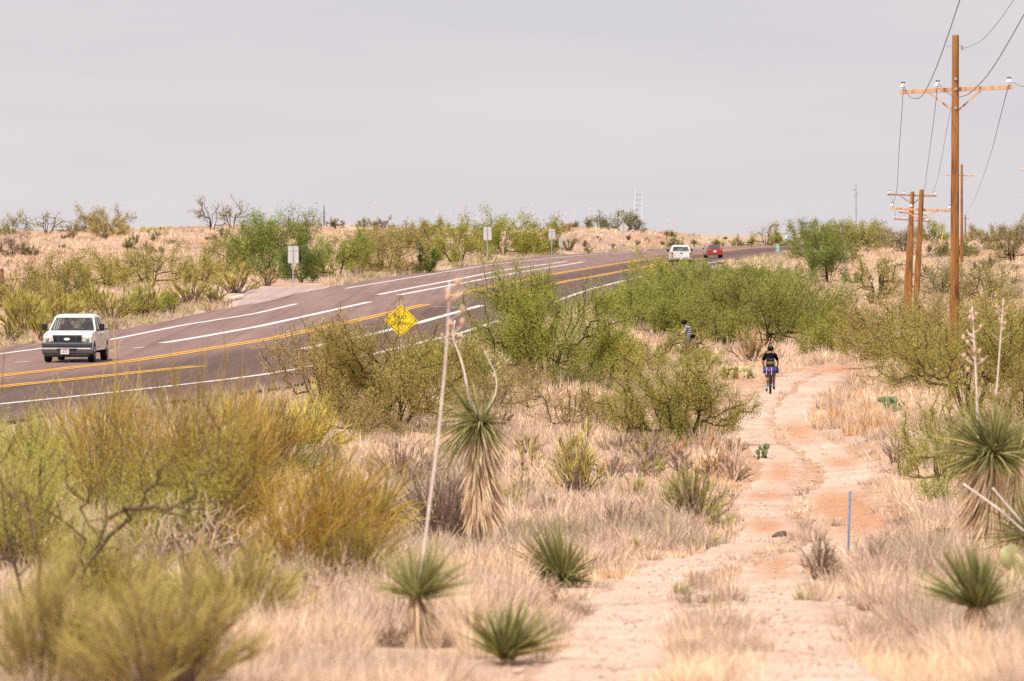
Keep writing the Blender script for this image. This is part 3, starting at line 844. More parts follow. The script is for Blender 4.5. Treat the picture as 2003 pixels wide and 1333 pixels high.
YEX, CEX, POD = [], [], []
def yucca(px, py, cx, cy, R, label, s=None, n=170, skirt=0, stalks=(), up=.25, wl=.022, name='soaptree_yucca', seed=None, yellow=.0, maxang=112, group=None, skirtlen=1.0, podcol='pod', trunk_r=.11, cap=None, skirtflare=1.0):
    """thing > trunk, rosette, dead_leaves, flower_stalk (> seed_pods). Sizes in photo pixels, turned to metres by s"""
    if s is None:
        x, y = base_at(px, py); s = F / y
    else:
        x, y = (px - HX) / s, F / s
    rng = np.random.default_rng(seed if seed is not None else int(px * 5 + py * 17) % 99991)
    z0 = gz(x, y)
    t = thing(name, label, 'yucca', (x, y, z0 - .03), 0, group)
    if s > 90: YEX.append((x, y))
    R = R * 1.42
    c = np.array([(cx - px) / s, 0, (py - cy) / s])     # rosette heart over the base
    Rm = R / s
    mpp = 1 / (s * .511)
    wl = max(wl * 1.15, .8 * mpp)
    if c[2] > .12:
        V = MB(); V.tube([(0, 0, 0), (c[0] * .5, 0, c[2] * .5), tuple(c)], [trunk_r, trunk_r * .9, trunk_r * .7], 9)
        V.build('trunk', M['skirt_wood'], t)
    def blades(n, th0, th1, mean_l, droop, mat, nm, origin_z=(0, 0), vv=(.3, .2), pw=1.0, rad=.05, wmul=1.0):
        az = rng.uniform(0, 2 * math.pi, n)
        th = np.radians(th0 + (th1 - th0) * rng.random(n) ** pw)
        d = np.c_[np.sin(th) * np.cos(az), np.sin(th) * np.sin(az), np.cos(th)]
        ln = mean_l * rng.uniform(.72, 1.12, n)
        oz = rng.uniform(*origin_z, n)
        o = c + np.c_[rad * np.cos(az), rad * np.sin(az), oz] * np.array([1, 1, 1])
        f = np.linspace(0, 1, 5)[None, :, None]
        bias = unit(np.array([[rng.normal(), rng.normal(), .6]]))
        d = unit(d + bias * .28); ln = ln * (1 + .3 * (d @ bias[0]))
        p = o[:, None] + d[:, None] * ln[:, None, None] * f + np.array([0, 0, -1.]) * (droop * ln * np.where(rng.random(n) < .12, rng.uniform(1.5, 4.5, n), rng.uniform(.2, 1.5, n)))[:, None, None] * f ** 2
        p[..., 2] = np.maximum(p[..., 2], .02)
        prof = np.array([.75, 1, .85, .5, .05])[None, :, None]
        tg_ = unit(np.gradient(p, axis=1)); side = unit(np.cross(tg_, unit(rng.normal(0, .6, (n, 1, 3)) + np.array([0, 0, 1.]))))
        w = wl * wmul * prof / 2
        V = np.stack([p - side * w, p + side * w], 2).reshape(-1, 3)
        i = (np.arange(n)[:, None] * 5 + np.arange(4)[None, :]).ravel() * 2
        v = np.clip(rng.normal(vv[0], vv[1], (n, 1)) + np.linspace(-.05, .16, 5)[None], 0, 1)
        return mk(nm, V, np.c_[i, i + 1, i + 3, i + 2], mat, t, {'v': np.repeat(v.ravel(), 2)})
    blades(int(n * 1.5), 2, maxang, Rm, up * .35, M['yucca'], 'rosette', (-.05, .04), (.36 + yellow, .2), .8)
    if skirt:
        dz = c[2]
        blades(int(skirt * 1.5), 146, 179, min(Rm * .8, dz * .62) * skirtlen, .05, M['skirt'], 'dead_leaves', (-dz * .66, .02), (.6, .22), skirtflare, trunk_r * .9, 1.2)
    for sk in stalks:
        pts, r, pods = sk[0], sk[1], sk[2]
        q = crom([((a - px) / s, (0.0 if len(p_) == 0 else p_[0]), (py - b) / s) for a, b, *p_ in pts], 5)
        mbs = MB(); m = len(q)
        mbs.tube(q, [r * (1 - .55 * i / (m - 1)) for i in range(m)], 7)
        pb = MB()
        if pods:
            for k in range(pods[0]):
                f = rng.uniform(pods[1], 1.0)
                j = min(int(f * (m - 1)), m - 2)
                o = q[j]
                az = rng.uniform(0, 2 * math.pi); L_ = pods[2] * rng.uniform(.5, 1.2) * (1.25 - .7 * (f - pods[1]) / (1 - pods[1]))
                e = o + Vector((math.cos(az), math.sin(az) * .8, .75)) * L_
                mbs.tube([o, (o + e) / 2 + Vector((0, 0, -.02)), e], [r * .38, r * .3, r * .22], 5)
                for _ in range(pods[4] if len(pods) > 4 else 1):
                    if rng.random() < .8:
                        pc = o.lerp(e, rng.uniform(.5, 1.0)) + Vector(rng.normal(0, .012, 3))
                        pb.ell(pc, (pods[3], pods[3], pods[3] * 1.5), nu=7, nv=5)
                        if s > 60: POD.append(pb); pb = MB()
        so = mbs.build('flower_stalk', M['stalk'], t, smooth=True)
        for q_ in POD: q_.build('seed_pod', M[podcol], so, smooth=True)
        POD.clear()
        if pb.v: pb.build('seed_pods', M[podcol], so, smooth=True)
    return t
M['skirt_wood'] = plain('yucca_trunk', (.30, .25, .21), .9, var=.35, sc=20)

def cactus(px, py, w, h, label, s=None, n=24, tint=(.5, .5, .25), size=None, seed=None, group=None):
    if s is None:
        x, y = base_at(px, py); s = F / y
    else:
        x, y = (px - HX) / s, F / s
    CEX.append((x, y, w / s * .6, 8.0))
    rng = random.Random(seed or int(px + py))
    W_, H_ = w / s, h / s
    pr = size or min(.17, H_ * .24)
    mb = MB(); tips = []
    for k in range(max(3, n // 5)):
        bx, by = rng.uniform(-.36, .36) * W_, rng.uniform(-.3, .3) * min(W_, 1.5)
        tips.append((Vector((bx, by, pr * .5)), Vector((rng.uniform(-.5, .5), rng.uniform(-.4, .4), 1)).normalized()))
    cnt = 0
    while cnt < n and tips:
        c, d = tips.pop(0)
        yaw = rng.uniform(0, math.pi)
        rot = d.to_track_quat('Z', 'Y').to_matrix() @ Matrix.Rotation(yaw, 3, 'Z')
        q = pr * rng.uniform(.75, 1.15)
        mb.ell(c, (q * .80, q * .13, q), rot, 10, 7); cnt += 1
        for _ in range(rng.choice((1, 2, 2))):
            e = (d + Vector((rng.uniform(-.8, .8), rng.uniform(-.6, .6), rng.uniform(.1, .6)))).normalized()
            nc = c + d * q * .8 + e * pr * .85
            if nc.z < H_ + pr * .5 and abs(nc.x) < W_ * .55: tips.append((nc, e))
    return tag(mb.build('prickly_pear', M['pad_' + ('y' if tint[0] > .5 else 'g')], smooth=True, loc=(x, y, gz(x, y))), label, 'cactus', group)
M['pad_y'] = plain('yellowish_cactus_pad', (.44, .40, .19), .6, sc=5, var=.35)
M['pad_g'] = plain('green_cactus_pad', (.16, .20, .09), .6, sc=6, var=.35)

# ------------------------------------------------------------------ dry grass: blades in tufts, denser where the soil is not worn
def grass(name, label, ntuft, Y0, Y1, per, hmm, seed, thr=.36, pxr=(-160, 2160), band=None, wpx=.8, spread=.16, hue=.52):
    rng = np.random.default_rng(seed)
    Y = np.exp(rng.uniform(math.log(Y0), math.log(Y1), ntuft * 2))
    px = rng.uniform(*pxr, ntuft * 2)
    X = (px - HX) / F * Y
    z = ground_z(X, Y)
    py = HY + (ZC - z) * F / Y
    gap = np.maximum(xl(Y) - X, X - xr(Y))
    rd = rut_dist(X, Y)
    thin = rng.random(ntuft * 2)
    keep = thin > .62 * bare(px, py) + np.where((rd > .3) & (rd < 1.25) & (Y < 330), .38, 0)
    nz_ = .45 * vnoise(X, Y, 3.2, 11) + .55 * vnoise(X, Y, .75 * np.maximum(1, 1) , 12)
    ok = (gap > .5) & (rd > .42 + .35 * vnoise(X, Y, .7, 13)) & (nz_ > thr) & keep
    side = (px > 395) & (px < 640) & (gap < 7) & (gap > 0) & (X < 0) & (py < 600)
    ok &= ~side
    if band is not None: ok &= band(px, py, X, Y, gap, rd)
    X, Y, z, px, py, gap, rd = (a[ok][:ntuft] for a in (X, Y, z, px, py, gap, rd))
    n = len(X)
    hh = rng.uniform(*hmm, n) * (.4 + 1.2 * vnoise(X, Y, 4, 21))
    tuft_hue = np.clip(hue + (vnoise(X, Y, 4, 31) - .5) * .75 + (vnoise(X, Y, 1.1, 33) - .5) * .35 + rng.normal(0, .07, n), .22, .97)
    gold = np.zeros(n)
    for a, b, c, e, amt in ((1700, 830, 110, 60, .22), (1380, 935, 160, 40, .2), (1520, 810, 50, 60, .12), (500, 1250, 200, 60, .08), (1430, 660, 60, 30, .3), (880, 1290, 120, 40, .18), (1600, 900, 60, 60, .14), (1350, 1000, 500, 60, .04)):
        gold = np.maximum(gold, amt * np.exp(-((px - a) / c) ** 2 - ((py - b) / e) ** 2))
    tuft_hue = np.clip(tuft_hue + gold, 0, .97)
    vg = (gap < 5) & (Y > 140)
    tuft_hue = np.where(vg & (rng.random(n) < .65), rng.uniform(.05, .34, n), tuft_hue)
    hh = np.where((rd < 1.25) & (Y < 330), hh * (.38 + .3 * vnoise(X, Y, 2.0, 51)), hh)
    for a, b, c_, e_ in CEX:
        hh = np.where((np.abs(X - a) < c_) & (Y < b + .6) & (Y > b - e_), hh * .3, hh)
    for a, b in YEX:                              # shorter grass around the yuccas
        hh = np.where((np.abs(X - a) < .55) & (Y < b + .3) & (Y > b - 6.5), hh * .10, hh)
    k = np.repeat(np.arange(n), per)
    m = len(k)
    az = rng.uniform(0, 2 * math.pi, m); r = rng.random(m) ** .6 * spread * np.maximum(1, Y[k] / 260)
    bx, by = X[k] + r * np.cos(az), Y[k] + r * np.sin(az)
    L_ = hh[k] * rng.uniform(.5, 1.1, m)
    lean = rng.uniform(.1, .75, m)
    tip = np.c_[np.cos(az) * lean * L_, np.sin(az) * lean * L_, L_ * np.sqrt(np.maximum(.2, 1 - lean ** 2))]
    b0 = np.c_[bx, by, z[k] - .02]
    f = np.linspace(0, 1, 4)[None, :, None]
    p = b0[:, None] + tip[:, None] * f + np.array([0, 0, .25]) * (L_ * lean)[:, None, None] * (f - f ** 2) * 2
    wd = np.maximum(.0035, wpx * Y[k] / F / .511)
    V, Q = ribbons(p, wd, .8, rng)
    bb = np.clip(np.clip(rng.normal(.62, .2, n), 0, 1)[k] + rng.normal(0, .14, m) + (vnoise(X, Y, 1.6, 41)[k] - .5) * .5, 0, 1)
    v = np.clip(tuft_hue[k] + rng.normal(0, .035, m), 0, 1)
    return tag(mk(name, V, Q, M['grass'], attrs={'v': np.repeat(v, 8), 'b': np.repeat(bb, 8)}), label, kind='stuff')
# ------------------------------------------------------------------ people: one remeshed body, clothing and gear as children
def flesh(name, caps, ells, mat, parent, vox=.012, smooth=4):
    mb = MB()
    for a, ra, b, rb in caps:
        a, b = Vector(a), Vector(b)
        m = 5
        mb.tube([a.lerp(b, i / m) for i in range(m + 1)], [ra + (rb - ra) * i / m for i in range(m + 1)], 10)
        mb.ell(a, ra, nu=10, nv=6); mb.ell(b, rb, nu=10, nv=6)
    for e in ells:
        mb.ell(e[0], e[1], e[2] if len(e) > 2 else None, 12, 8)
    o = mb.build(name, mat, parent, smooth=True)
    r = o.modifiers.new('skin', 'REMESH'); r.mode = 'VOXEL'; r.voxel_size = vox; r.use_smooth_shade = True
    s = o.modifiers.new('smooth', 'SMOOTH'); s.iterations = smooth; s.factor = .5
    return o

def hand_caps(wrist, fwd, down, side, curl=.8, k=1.0):
    """palm, four bent fingers of different lengths and a thumb leaving the side of the palm"""
    w, f, d, s = Vector(wrist), Vector(fwd).normalized(), Vector(down).normalized(), Vector(side).normalized()
    caps = []
    for i, ln in enumerate((.068, .078, .072, .056)):
        off = s * (.030 - .020 * i) * k
        k0 = w + off * .6; k1 = w + f * .085 * k + off
        caps.append((k0, .015 * k, k1, .0105 * k))
        j = k1 + (f * math.cos(curl) + d * math.sin(curl)) * ln * .55 * k
        e = j + (f * math.cos(curl * 2.3) + d * math.sin(curl * 2.3)) * ln * .5 * k
        caps += [(k1, .0105 * k, j, .0095 * k), (j, .0095 * k, e, .008 * k)]
    t0 = w + f * .03 * k + s * .03 * k
    t1 = t0 + (f * .6 + s * .7 + d * .3).normalized() * .038 * k
    caps += [(t0, .013 * k, t1, .0105 * k), (t1, .0105 * k, t1 + (f * .8 + d * .6).normalized() * .03 * k, .009 * k)]
    return caps

def head_parts(c, look, k=1.0):
    """skull, jaw, nose, ears round the head centre c, facing 'look' (unit vector)"""
    c, y = Vector(c), Vector(look).normalized()
    x = y.cross(Vector((0, 0, 1))).normalized(); z = x.cross(y)
    rot = Matrix((x, y, z)).transposed()
    g = lambda a, b, e: c + x * a * k + y * b * k + z * e * k
    return [(g(0, -.01, .02), (.074 * k, .094 * k, .098 * k), rot), (g(0, .022, -.05), (.056 * k, .066 * k, .066 * k), rot), (g(0, .095, -.018), (.014 * k, .022 * k, .026 * k), rot),
            (g(.076, -.01, -.015), (.012 * k, .022 * k, .032 * k), rot), (g(-.076, -.01, -.015), (.012 * k, .022 * k, .032 * k), rot), (g(0, .078, -.062), (.026 * k, .012 * k, .012 * k), rot),
            (g(.03, .08, .018), (.022 * k, .012 * k, .008 * k), rot), (g(-.03, .08, .018), (.022 * k, .012 * k, .008 * k), rot)], rot, g

def helmet(c, look, parent, mat):
    e, rot, g = head_parts(c, look)
    mb = MB()
    mb.ell(g(0, -.015, .05), (.124, .152, .116), rot, 16, 10)
    for dx in (-.05, 0, .05):
        mb.tube([g(dx, .13, .085), g(dx, .02, .170), g(dx, -.09, .145), g(dx, -.160, .06)], .017, 6)
    mb.tube([g(.085, .0, -.01), g(.06, .03, -.11), g(-.06, .03, -.11), g(-.085, .0, -.01)], .006, 5)
    h = mb.build('helmet', mat, parent, smooth=True)
    v = MB()
    for dx in (-.026, .026): v.ell(g(dx, -.150, .085), (.009, .012, .030), rot, 8, 6)
    v.build('helmet_vent', M['steel'], h, smooth=True)

def bicycle(name, label, loc, rz, frame_mat, drop=True, steer=0.0, crank=0.0, tyre_w=.028):
    """heads along local +y; wheels of .36 m radius"""
    t = thing(name, label, 'bicycle', loc, rz)
    R = .345
    ax, fx, bb, st, hd = (0, -.52, R + .02), (0, .53, R + .02), (0, -.08, .30), (0, -.22, .82), (0, .36, .86)
    def wheel(c):
        w = MB(); w.ring(c, R - .01, tyre_w, 'x', 40, 8)
        o = w.build('wheel', M['rubber'], t, smooth=True)
        r = MB(); r.ring(c, R - .045, .011, 'x', 36, 6)
        r.tube([(-.05, c[1], c[2]), (.05, c[1], c[2])], .022, 8)
        for k in range(16):
            a = 2 * math.pi * k / 16
            r.tube([(.02 * (-1) ** k, c[1], c[2]), (0, c[1] + math.cos(a) * (R - .05), c[2] + math.sin(a) * (R - .05))], .0022, 4)
        r.build('rim', M['steel'], o)
        return o
    wheel(ax); wheel(fx)
    f = MB()
    for a, b, r in ((bb, st, .017), (st, (0, .33, .80), .016), ((0, .36, .70), bb, .020), ((0, .33, .84), (0, .37, .68), .022)):
        f.tube([a, b], r, 8)
    for s_ in (-1, 1):
        f.tube([(.035 * s_, bb[1] - .03, bb[2]), (.065 * s_, ax[1], ax[2])], .011, 6); f.tube([(.03 * s_, -.2, .74), (.065 * s_, ax[1], ax[2])], .009, 6)
        f.tube([(.045 * s_, .385, .66), (.055 * s_, fx[1], fx[2])], .013, 6)
    f.tube([(-.045, .385, .665), (.045, .385, .665)], .014, 6)
    f.build('frame', frame_mat, t, smooth=True)
    s = MB(); s.tube([(0, -.225, .80), (0, -.25, .93)], .013, 6); s.ell((0, -.27, .955), (.07, .13, .03), nu=12, nv=6); s.ell((0, -.16, .955), (.025, .10, .022), nu=10, nv=6)
    s.build('saddle', M['black'], t, smooth=True)
    h = MB(); h.tube([(0, .33, .86), (0, .42, .95)], .014, 6)
    if drop:
        h.tube([(-.22, .42, .95), (.22, .42, .95)], .013, 8)
        for s_ in (-1, 1):
            h.tube(crom([(.22 * s_, .42, .95), (.235 * s_, .50, .94), (.25 * s_, .545, .88), (.26 * s_, .51, .81), (.275 * s_, .40, .79)], 5), .014, 7)
            h.tube([(.235 * s_, .52, .955), (.24 * s_, .56, .99), (.24 * s_, .57, .86)], .011, 6)
    else:
        h.tube([(-.36, .36, 1.0), (-.1, .42, .96), (.1, .42, .96), (.36, .36, 1.0)], .014, 8)
        for s_ in (-1, 1): h.tube([(.36 * s_, .36, 1.0), (.25 * s_, .39, .985)], .019, 8)
    h.build('handlebar', M['black'], t, smooth=True)
    c = MB(); c.ring(bb, .09, .006, 'x', 24, 5)
    for s_ in (-1, 1):
        e = (.085 * s_, bb[1] + s_ * math.cos(crank) * .17, bb[2] + s_ * math.sin(crank) * .17)
        c.tube([(.06 * s_, bb[1], bb[2]), e], .012, 6); c.box((e[0] + .05 * s_, e[1], e[2]), (.09, .08, .02))
    c.build('crank', M['steel'], t)
    return t

# rider on the track, seen from behind
s = 52.0
rx, ry_ = (1507 - HX) / s, F / s
zg = gz(rx, ry_) + .03
RZ1 = math.radians(-3.5)
b1 = bicycle('bicycle', 'dark bicycle being ridden up the dirt track under a rider in black', (rx, ry_, zg), RZ1, M['dark'], True, crank=math.radians(-12), tyre_w=.031)
p1 = thing('person', 'person in black T-shirt and helmet riding away along the dirt track', 'person', (rx, ry_, zg), RZ1)
LF, RF = (-.135, -.25, .20), (.135, .09, .27)      # ankles near the pedals
caps = []
hip = Vector((0, -.24, 1.02)); sh = Vector((0, .13, 1.47))
for s_, ft in ((-1, LF), (1, RF)):
    H = Vector((.10 * s_, -.22, .99)); A_2 = Vector(ft)
    mid = (H + A_2) / 2; kn = Vector((.125 * s_, mid.y + .26, mid.z + .05))
    caps += [(H, .092, kn, .060), (kn, .058, kn.lerp(A_2, .4) + Vector((0, -.03, 0)), .057), (kn.lerp(A_2, .4) + Vector((0, -.03, 0)), .056, A_2, .036)]
    Sd = Vector((.185 * s_, .12, 1.46)); El = Vector((.285 * s_, .24, 1.22)); Wr = Vector((.245 * s_, .44, 1.02))
    caps += [(Sd, .058, El, .042), (El, .042, Wr, .029)] + hand_caps(Wr, (0, .8, -.45), (0, -.3, -1), (-s_, 0, .2), .9)
caps += [(hip, .13, (0, -.08, 1.22), .128), ((0, -.08, 1.22), .135, sh - Vector((0, .02, .06)), .135), ((-.13, .10, 1.45), .075, (.13, .10, 1.45), .075), (sh, .06, (0, .22, 1.60), .055)]
hc = Vector((0, .25, 1.66))
he, _, _ = head_parts(hc, (0, .97, -.25))
body = flesh('body', caps, he, M['skin'], p1)
cl = []
for s_ in (-1, 1):
    Sd = Vector((.18 * s_, .12, 1.46)); El = Vector((.285 * s_, .24, 1.22))
    cl += [(Sd, .078, Sd.lerp(El, .62), .066)]
cl += [(hip + Vector((0, .02, .06)), .148, (0, -.08, 1.22), .150), ((0, -.08, 1.22), .155, sh - Vector((0, .02, .06)), .155), ((-.14, .10, 1.455), .088, (.14, .10, 1.455), .088), ((-.05, -.10, 1.16), .13, (.05, -.10, 1.16), .13)]
flesh('t_shirt', cl, [], M['blackcloth'], p1)
cl = []
for s_, ft in ((-1, LF), (1, RF)):
    H = Vector((.10 * s_, -.22, .99)); A_2 = Vector(ft); mid = (H + A_2) / 2; kn = Vector((.125 * s_, mid.y + .26, mid.z + .05))
    cl.append((H, .118, H.lerp(kn, .88), .088))
cl += [((-.07, -.23, 1.03), .125, (.07, -.23, 1.03), .125)]
flesh('shorts', cl, [], M['greycloth'], p1)
for s_, ft in ((-1, LF), (1, RF)):
    A_2 = Vector(ft)
    flesh('sock', [(A_2 + Vector((0, .02, .11)), .047, A_2, .042)], [], M['teal'], p1, .01)
    flesh('shoe', [(A_2 + Vector((0, -.03, -.06)), .042, A_2 + Vector((.005 * s_, .17, -.075)), .038), (A_2 + Vector((0, -.01, -.02)), .047, A_2 + Vector((0, .05, -.05)), .045)], [], M['black'], p1, .01)
    Wr = Vector((.245 * s_, .44, 1.02))
    flesh('glove', [(Wr, .036, Wr + Vector((0, .07, -.04)), .044), (Wr + Vector((.02 * s_, .08, -.05)), .03, Wr + Vector((.025 * s_, .06, -.10)), .022)], [], M['black'], p1, .01)
helmet(hc, (0, .97, -.25), p1, M['helmet'])
wp = MB(); wp.tube([(-.165, -.36, 1.16), (.165, -.36, 1.16)], .075, 12)
wpo = wp.build('waist_pack', M['olive'], p1, .02)
wb = MB()
for dx in (-.10, .10): wb.ring((dx, -.36, 1.16), .077, .006, 'x', 20, 5)
wb.ring((0, -.16, 1.18), .20, .014, 'z', 28, 5)
wb.build('strap', M['black'], wpo)
bp = MB(); bp.box((.02, -.20, 1.30), (.13, .05, .06)); bp.tube([(-.14, -.20, 1.36), (.0, -.22, 1.30), (.14, -.2, 1.36)], .010, 6)
bp.build('chest_strap', M['dark'], p1)
sb = thing('saddle_bag', 'purple roll bag strapped crosswise behind the bicycle saddle', 'bag', (rx, ry_, zg + .88), RZ1)
m1 = MB(); m1.tube([(-.255, -.46, .02), (-.24, -.46, .02), (.24, -.46, .02), (.255, -.46, .02)], [.09, .108, .108, .09], 16)
m1.build('roll', M['purple'], sb, smooth=True)
for dx in (-.13, .06):
    m2 = MB(); m2.ring((dx, -.46, .02), .110, .009, 'x', 24, 6); m2.tube([(dx, -.55, -.05), (dx - .01, -.56, -.13)], .012, 6)
    m2.build('strap', M['signwhite'], sb)
m3 = MB(); m3.tube([(-.03, -.565, .03), (-.03, -.572, .03)], .030, 14); m3.build('badge', M['orange'], sb)
hb = thing('handlebar_bag', 'small black bag at the right end of the purple saddle roll', 'bag', (rx, ry_, zg + .88), RZ1)
m4 = MB(); m4.box((.285, -.40, -.01), (.07, .13, .15)); m4.build('pouch', M['black'], hb, .02); m5 = MB(); m5.box((.285, -.40, .068), (.074, .134, .02)); m5.build('flap', M['dark'], hb, .006)

# second rider, standing astride, facing left
s = 41.0
x2, y2 = (1346 - HX) / s, F / s
z2 = ZC - (700 - HY) / s
RZ2 = math.radians(80)
b2 = bicycle('bicycle', 'white framed bicycle straddled by the rider in plaid shirt', (x2 + .0, y2, z2), RZ2, M['white'], False, crank=.6)
p2 = thing('person', 'person in plaid shirt and dark helmet standing astride a white bicycle', 'person', (x2, y2, z2), RZ2)
caps = []
for s_ in (-1, 1):
    H, K, A_2 = Vector((.10 * s_, -.03, .92)), Vector((.14 * s_, .03, .50)), Vector((.16 * s_, .0 + .05 * s_, .09))
    caps += [(H, .095, K, .062), (K, .060, K.lerp(A_2, .4) + Vector((0, -.02, 0)), .058), (K.lerp(A_2, .4) + Vector((0, -.02, 0)), .057, A_2, .038)]
    Sd, El, Wr = Vector((.19 * s_, .06, 1.43)), Vector((.25 * s_, .17, 1.20)), Vector((.26 * s_, .38, 1.09))
    caps += [(Sd, .058, El, .046), (El, .045, Wr, .031)] + hand_caps(Wr, (0, .9, -.3), (0, 0, -1), (-s_, 0, 0), .8)
caps += [((0, -.04, .98), .145, (0, -.0, 1.2), .15), ((0, 0, 1.2), .152, (0, .03, 1.38), .145), ((-.13, .05, 1.43), .078, (.13, .05, 1.43), .078), ((0, .06, 1.45), .06, (0, .12, 1.58), .056)]
hc2 = Vector((0, .16, 1.64)); lk2 = (0, .85, -.52)
he, _, g2 = head_parts(hc2, lk2)
flesh('body', caps, he, M['skin2'], p2)
cl = [(Vector((.19 * s_, .06, 1.43)), .080, Vector((.19 * s_, .06, 1.43)).lerp(Vector((.25 * s_, .17, 1.20)), .8), .070) for s_ in (-1, 1)]
cl += [((0, -.04, .97), .170, (0, 0, 1.2), .172), ((0, 0, 1.2), .172, (0, .03, 1.38), .165), ((-.14, .05, 1.435), .094, (.14, .05, 1.435), .094)]
flesh('plaid_shirt', cl, [], M['plaid'], p2)
cl = [(Vector((.10 * s_, -.03, .93)), .130, Vector((.135 * s_, .02, .50)), .098) for s_ in (-1, 1)] + [((-.06, -.04, .98), .14, (.06, -.04, .98), .14)]
flesh('shorts', cl, [], M['greycloth'], p2)
for s_ in (-1, 1):
    A_2 = Vector((.16 * s_, .05 * s_, .09))
    flesh('shoe', [(A_2 + Vector((0, -.04, -.05)), .042, A_2 + Vector((0, .17, -.055)), .037)], [], M['dark'], p2, .01)
    Wr = Vector((.26 * s_, .38, 1.09))
    flesh('glove', [(Wr, .038, Wr + Vector((0, .08, -.03)), .048)], [], M['black'], p2, .01)
helmet(hc2, lk2, p2, M['helmet'])
gl = MB()
for dx in (-.033, .033): gl.ell(g2(dx, .088, .012), (.028, .012, .019), None, 10, 6)
gl.build('sunglasses', M['black'], p2, smooth=True)
wp = MB(); wp.box((0, -.24, 1.0), (.34, .17, .19)); wpo = wp.build('waist_pack', M['blackcloth'], p2, .04)
wb = MB(); wb.ring((0, -.05, 1.02), .185, .015, 'z', 28, 5); wb.box((0, -.335, .97), (.16, .05, .09)); wb.build('strap', M['black'], wpo)

# ------------------------------------------------------------------ vehicles
def wheels(t, spots, R, wdt, hub):
    for x, y in spots:
        sx_ = 1 if x > 0 else -1
        w = MB(); w.tube([(x - wdt / 2, y, R), (x - wdt / 2 + .03, y, R), (x + wdt / 2 - .03, y, R), (x + wdt / 2, y, R)], [R - .03, R, R, R - .03], 32)
        o = w.build('wheel', M['rubber'], t, smooth=False)
        r = MB(); r.tube([(x + sx_ * (wdt / 2 - .01), y, R), (x + sx_ * (wdt / 2 + .012), y, R)], [R * .62, R * .58], 24)
        rim = r.build('rim', hub, o)
        h = MB(); h.tube([(x + sx_ * (wdt / 2 + .012), y, R), (x + sx_ * (wdt / 2 + .04), y, R)], [R * .2, R * .15], 16)
        for k in range(6):
            a = k * math.pi / 3
            h.ell((x + sx_ * (wdt / 2 + .013), y + math.cos(a) * R * .4, R + math.sin(a) * R * .4), (.008, .05, .05), nu=8, nv=5)
        h.build('hub', M['dark'], o)

def arc(cy, cz, r, a0, a1, n=9):
    return [(cy + r * math.cos(math.radians(a0 + (a1 - a0) * i / n)), cz + r * math.sin(math.radians(a0 + (a1 - a0) * i / n))) for i in range(n + 1)]

def seated(name, label, loc, rz, x, y, z, shirt, hair_long, steer):
    t = thing(name, label, 'person', loc, rz)
    caps = [((x, y, z), .15, (x, y + .02, z + .28), .15), ((x, y + .02, z + .28), .15, (x, y, z + .46), .13), ((x - .13, y, z + .5), .075, (x + .13, y, z + .5), .075), ((x, y, z + .5), .058, (x, y + .04, z + .63), .055)]
    for s_ in (-1, 1):
        Sd = Vector((x + .19 * s_, y, z + .48)); El = Vector((x + .24 * s_, y + .16, z + .24)); Wr = Vector((x + .14 * s_, y + .40, z + (.36 if steer else .12)))
        caps += [(Sd, .056, El, .044), (El, .044, Wr, .03)] + hand_caps(Wr, (0, .8, .3 if steer else 0), (0, .3, -1), (-s_, 0, 0), .9)
        caps += [((x + .09 * s_, y + .02, z), .09, (x + .12 * s_, y + .46, z + .06), .062), ((x + .12 * s_, y + .46, z + .06), .06, (x + .12 * s_, y + .56, z - .30), .04)]
    hc_ = (x, y + .06, z + .72)
    he_, _, g = head_parts(hc_, (0, 1, 0))
    flesh('body', caps, he_, M['skin'], t, .014)
    flesh('shirt', [((x, y, z), .165, (x, y + .02, z + .28), .165), ((x, y + .02, z + .28), .165, (x, y, z + .44), .15), ((x - .14, y, z + .5), .09, (x + .14, y, z + .5), .09)] +
          [((x + .19 * s_, y, z + .48), .075, (x + .235 * s_, y + .14, z + .27), .062) for s_ in (-1, 1)], [], shirt, t, .014)
    hm = MB(); hm.ell(g(0, -.022, .03), (.086, .098, .10), nu=14, nv=9)
    if hair_long:
        for a in np.linspace(-2.2, -.94, 9): hm.tube([g(.086 * math.cos(a), .07 * math.sin(a) - .015, .04), g(.10 * math.cos(a), .09 * math.sin(a) - .02, -.10), g(.085 * math.cos(a), .08 * math.sin(a) - .02, -.19)], [.03, .033, .02], 6)
    hm.build('hair', M['hair'], t, smooth=True)
    if steer:
        gm = MB()
        for dx in (-.034, .034): gm.ell(g(dx, .09, .012), (.030, .012, .021), None, 10, 6)
        gm.build('sunglasses', M['mirror'], t, smooth=True)
    return t

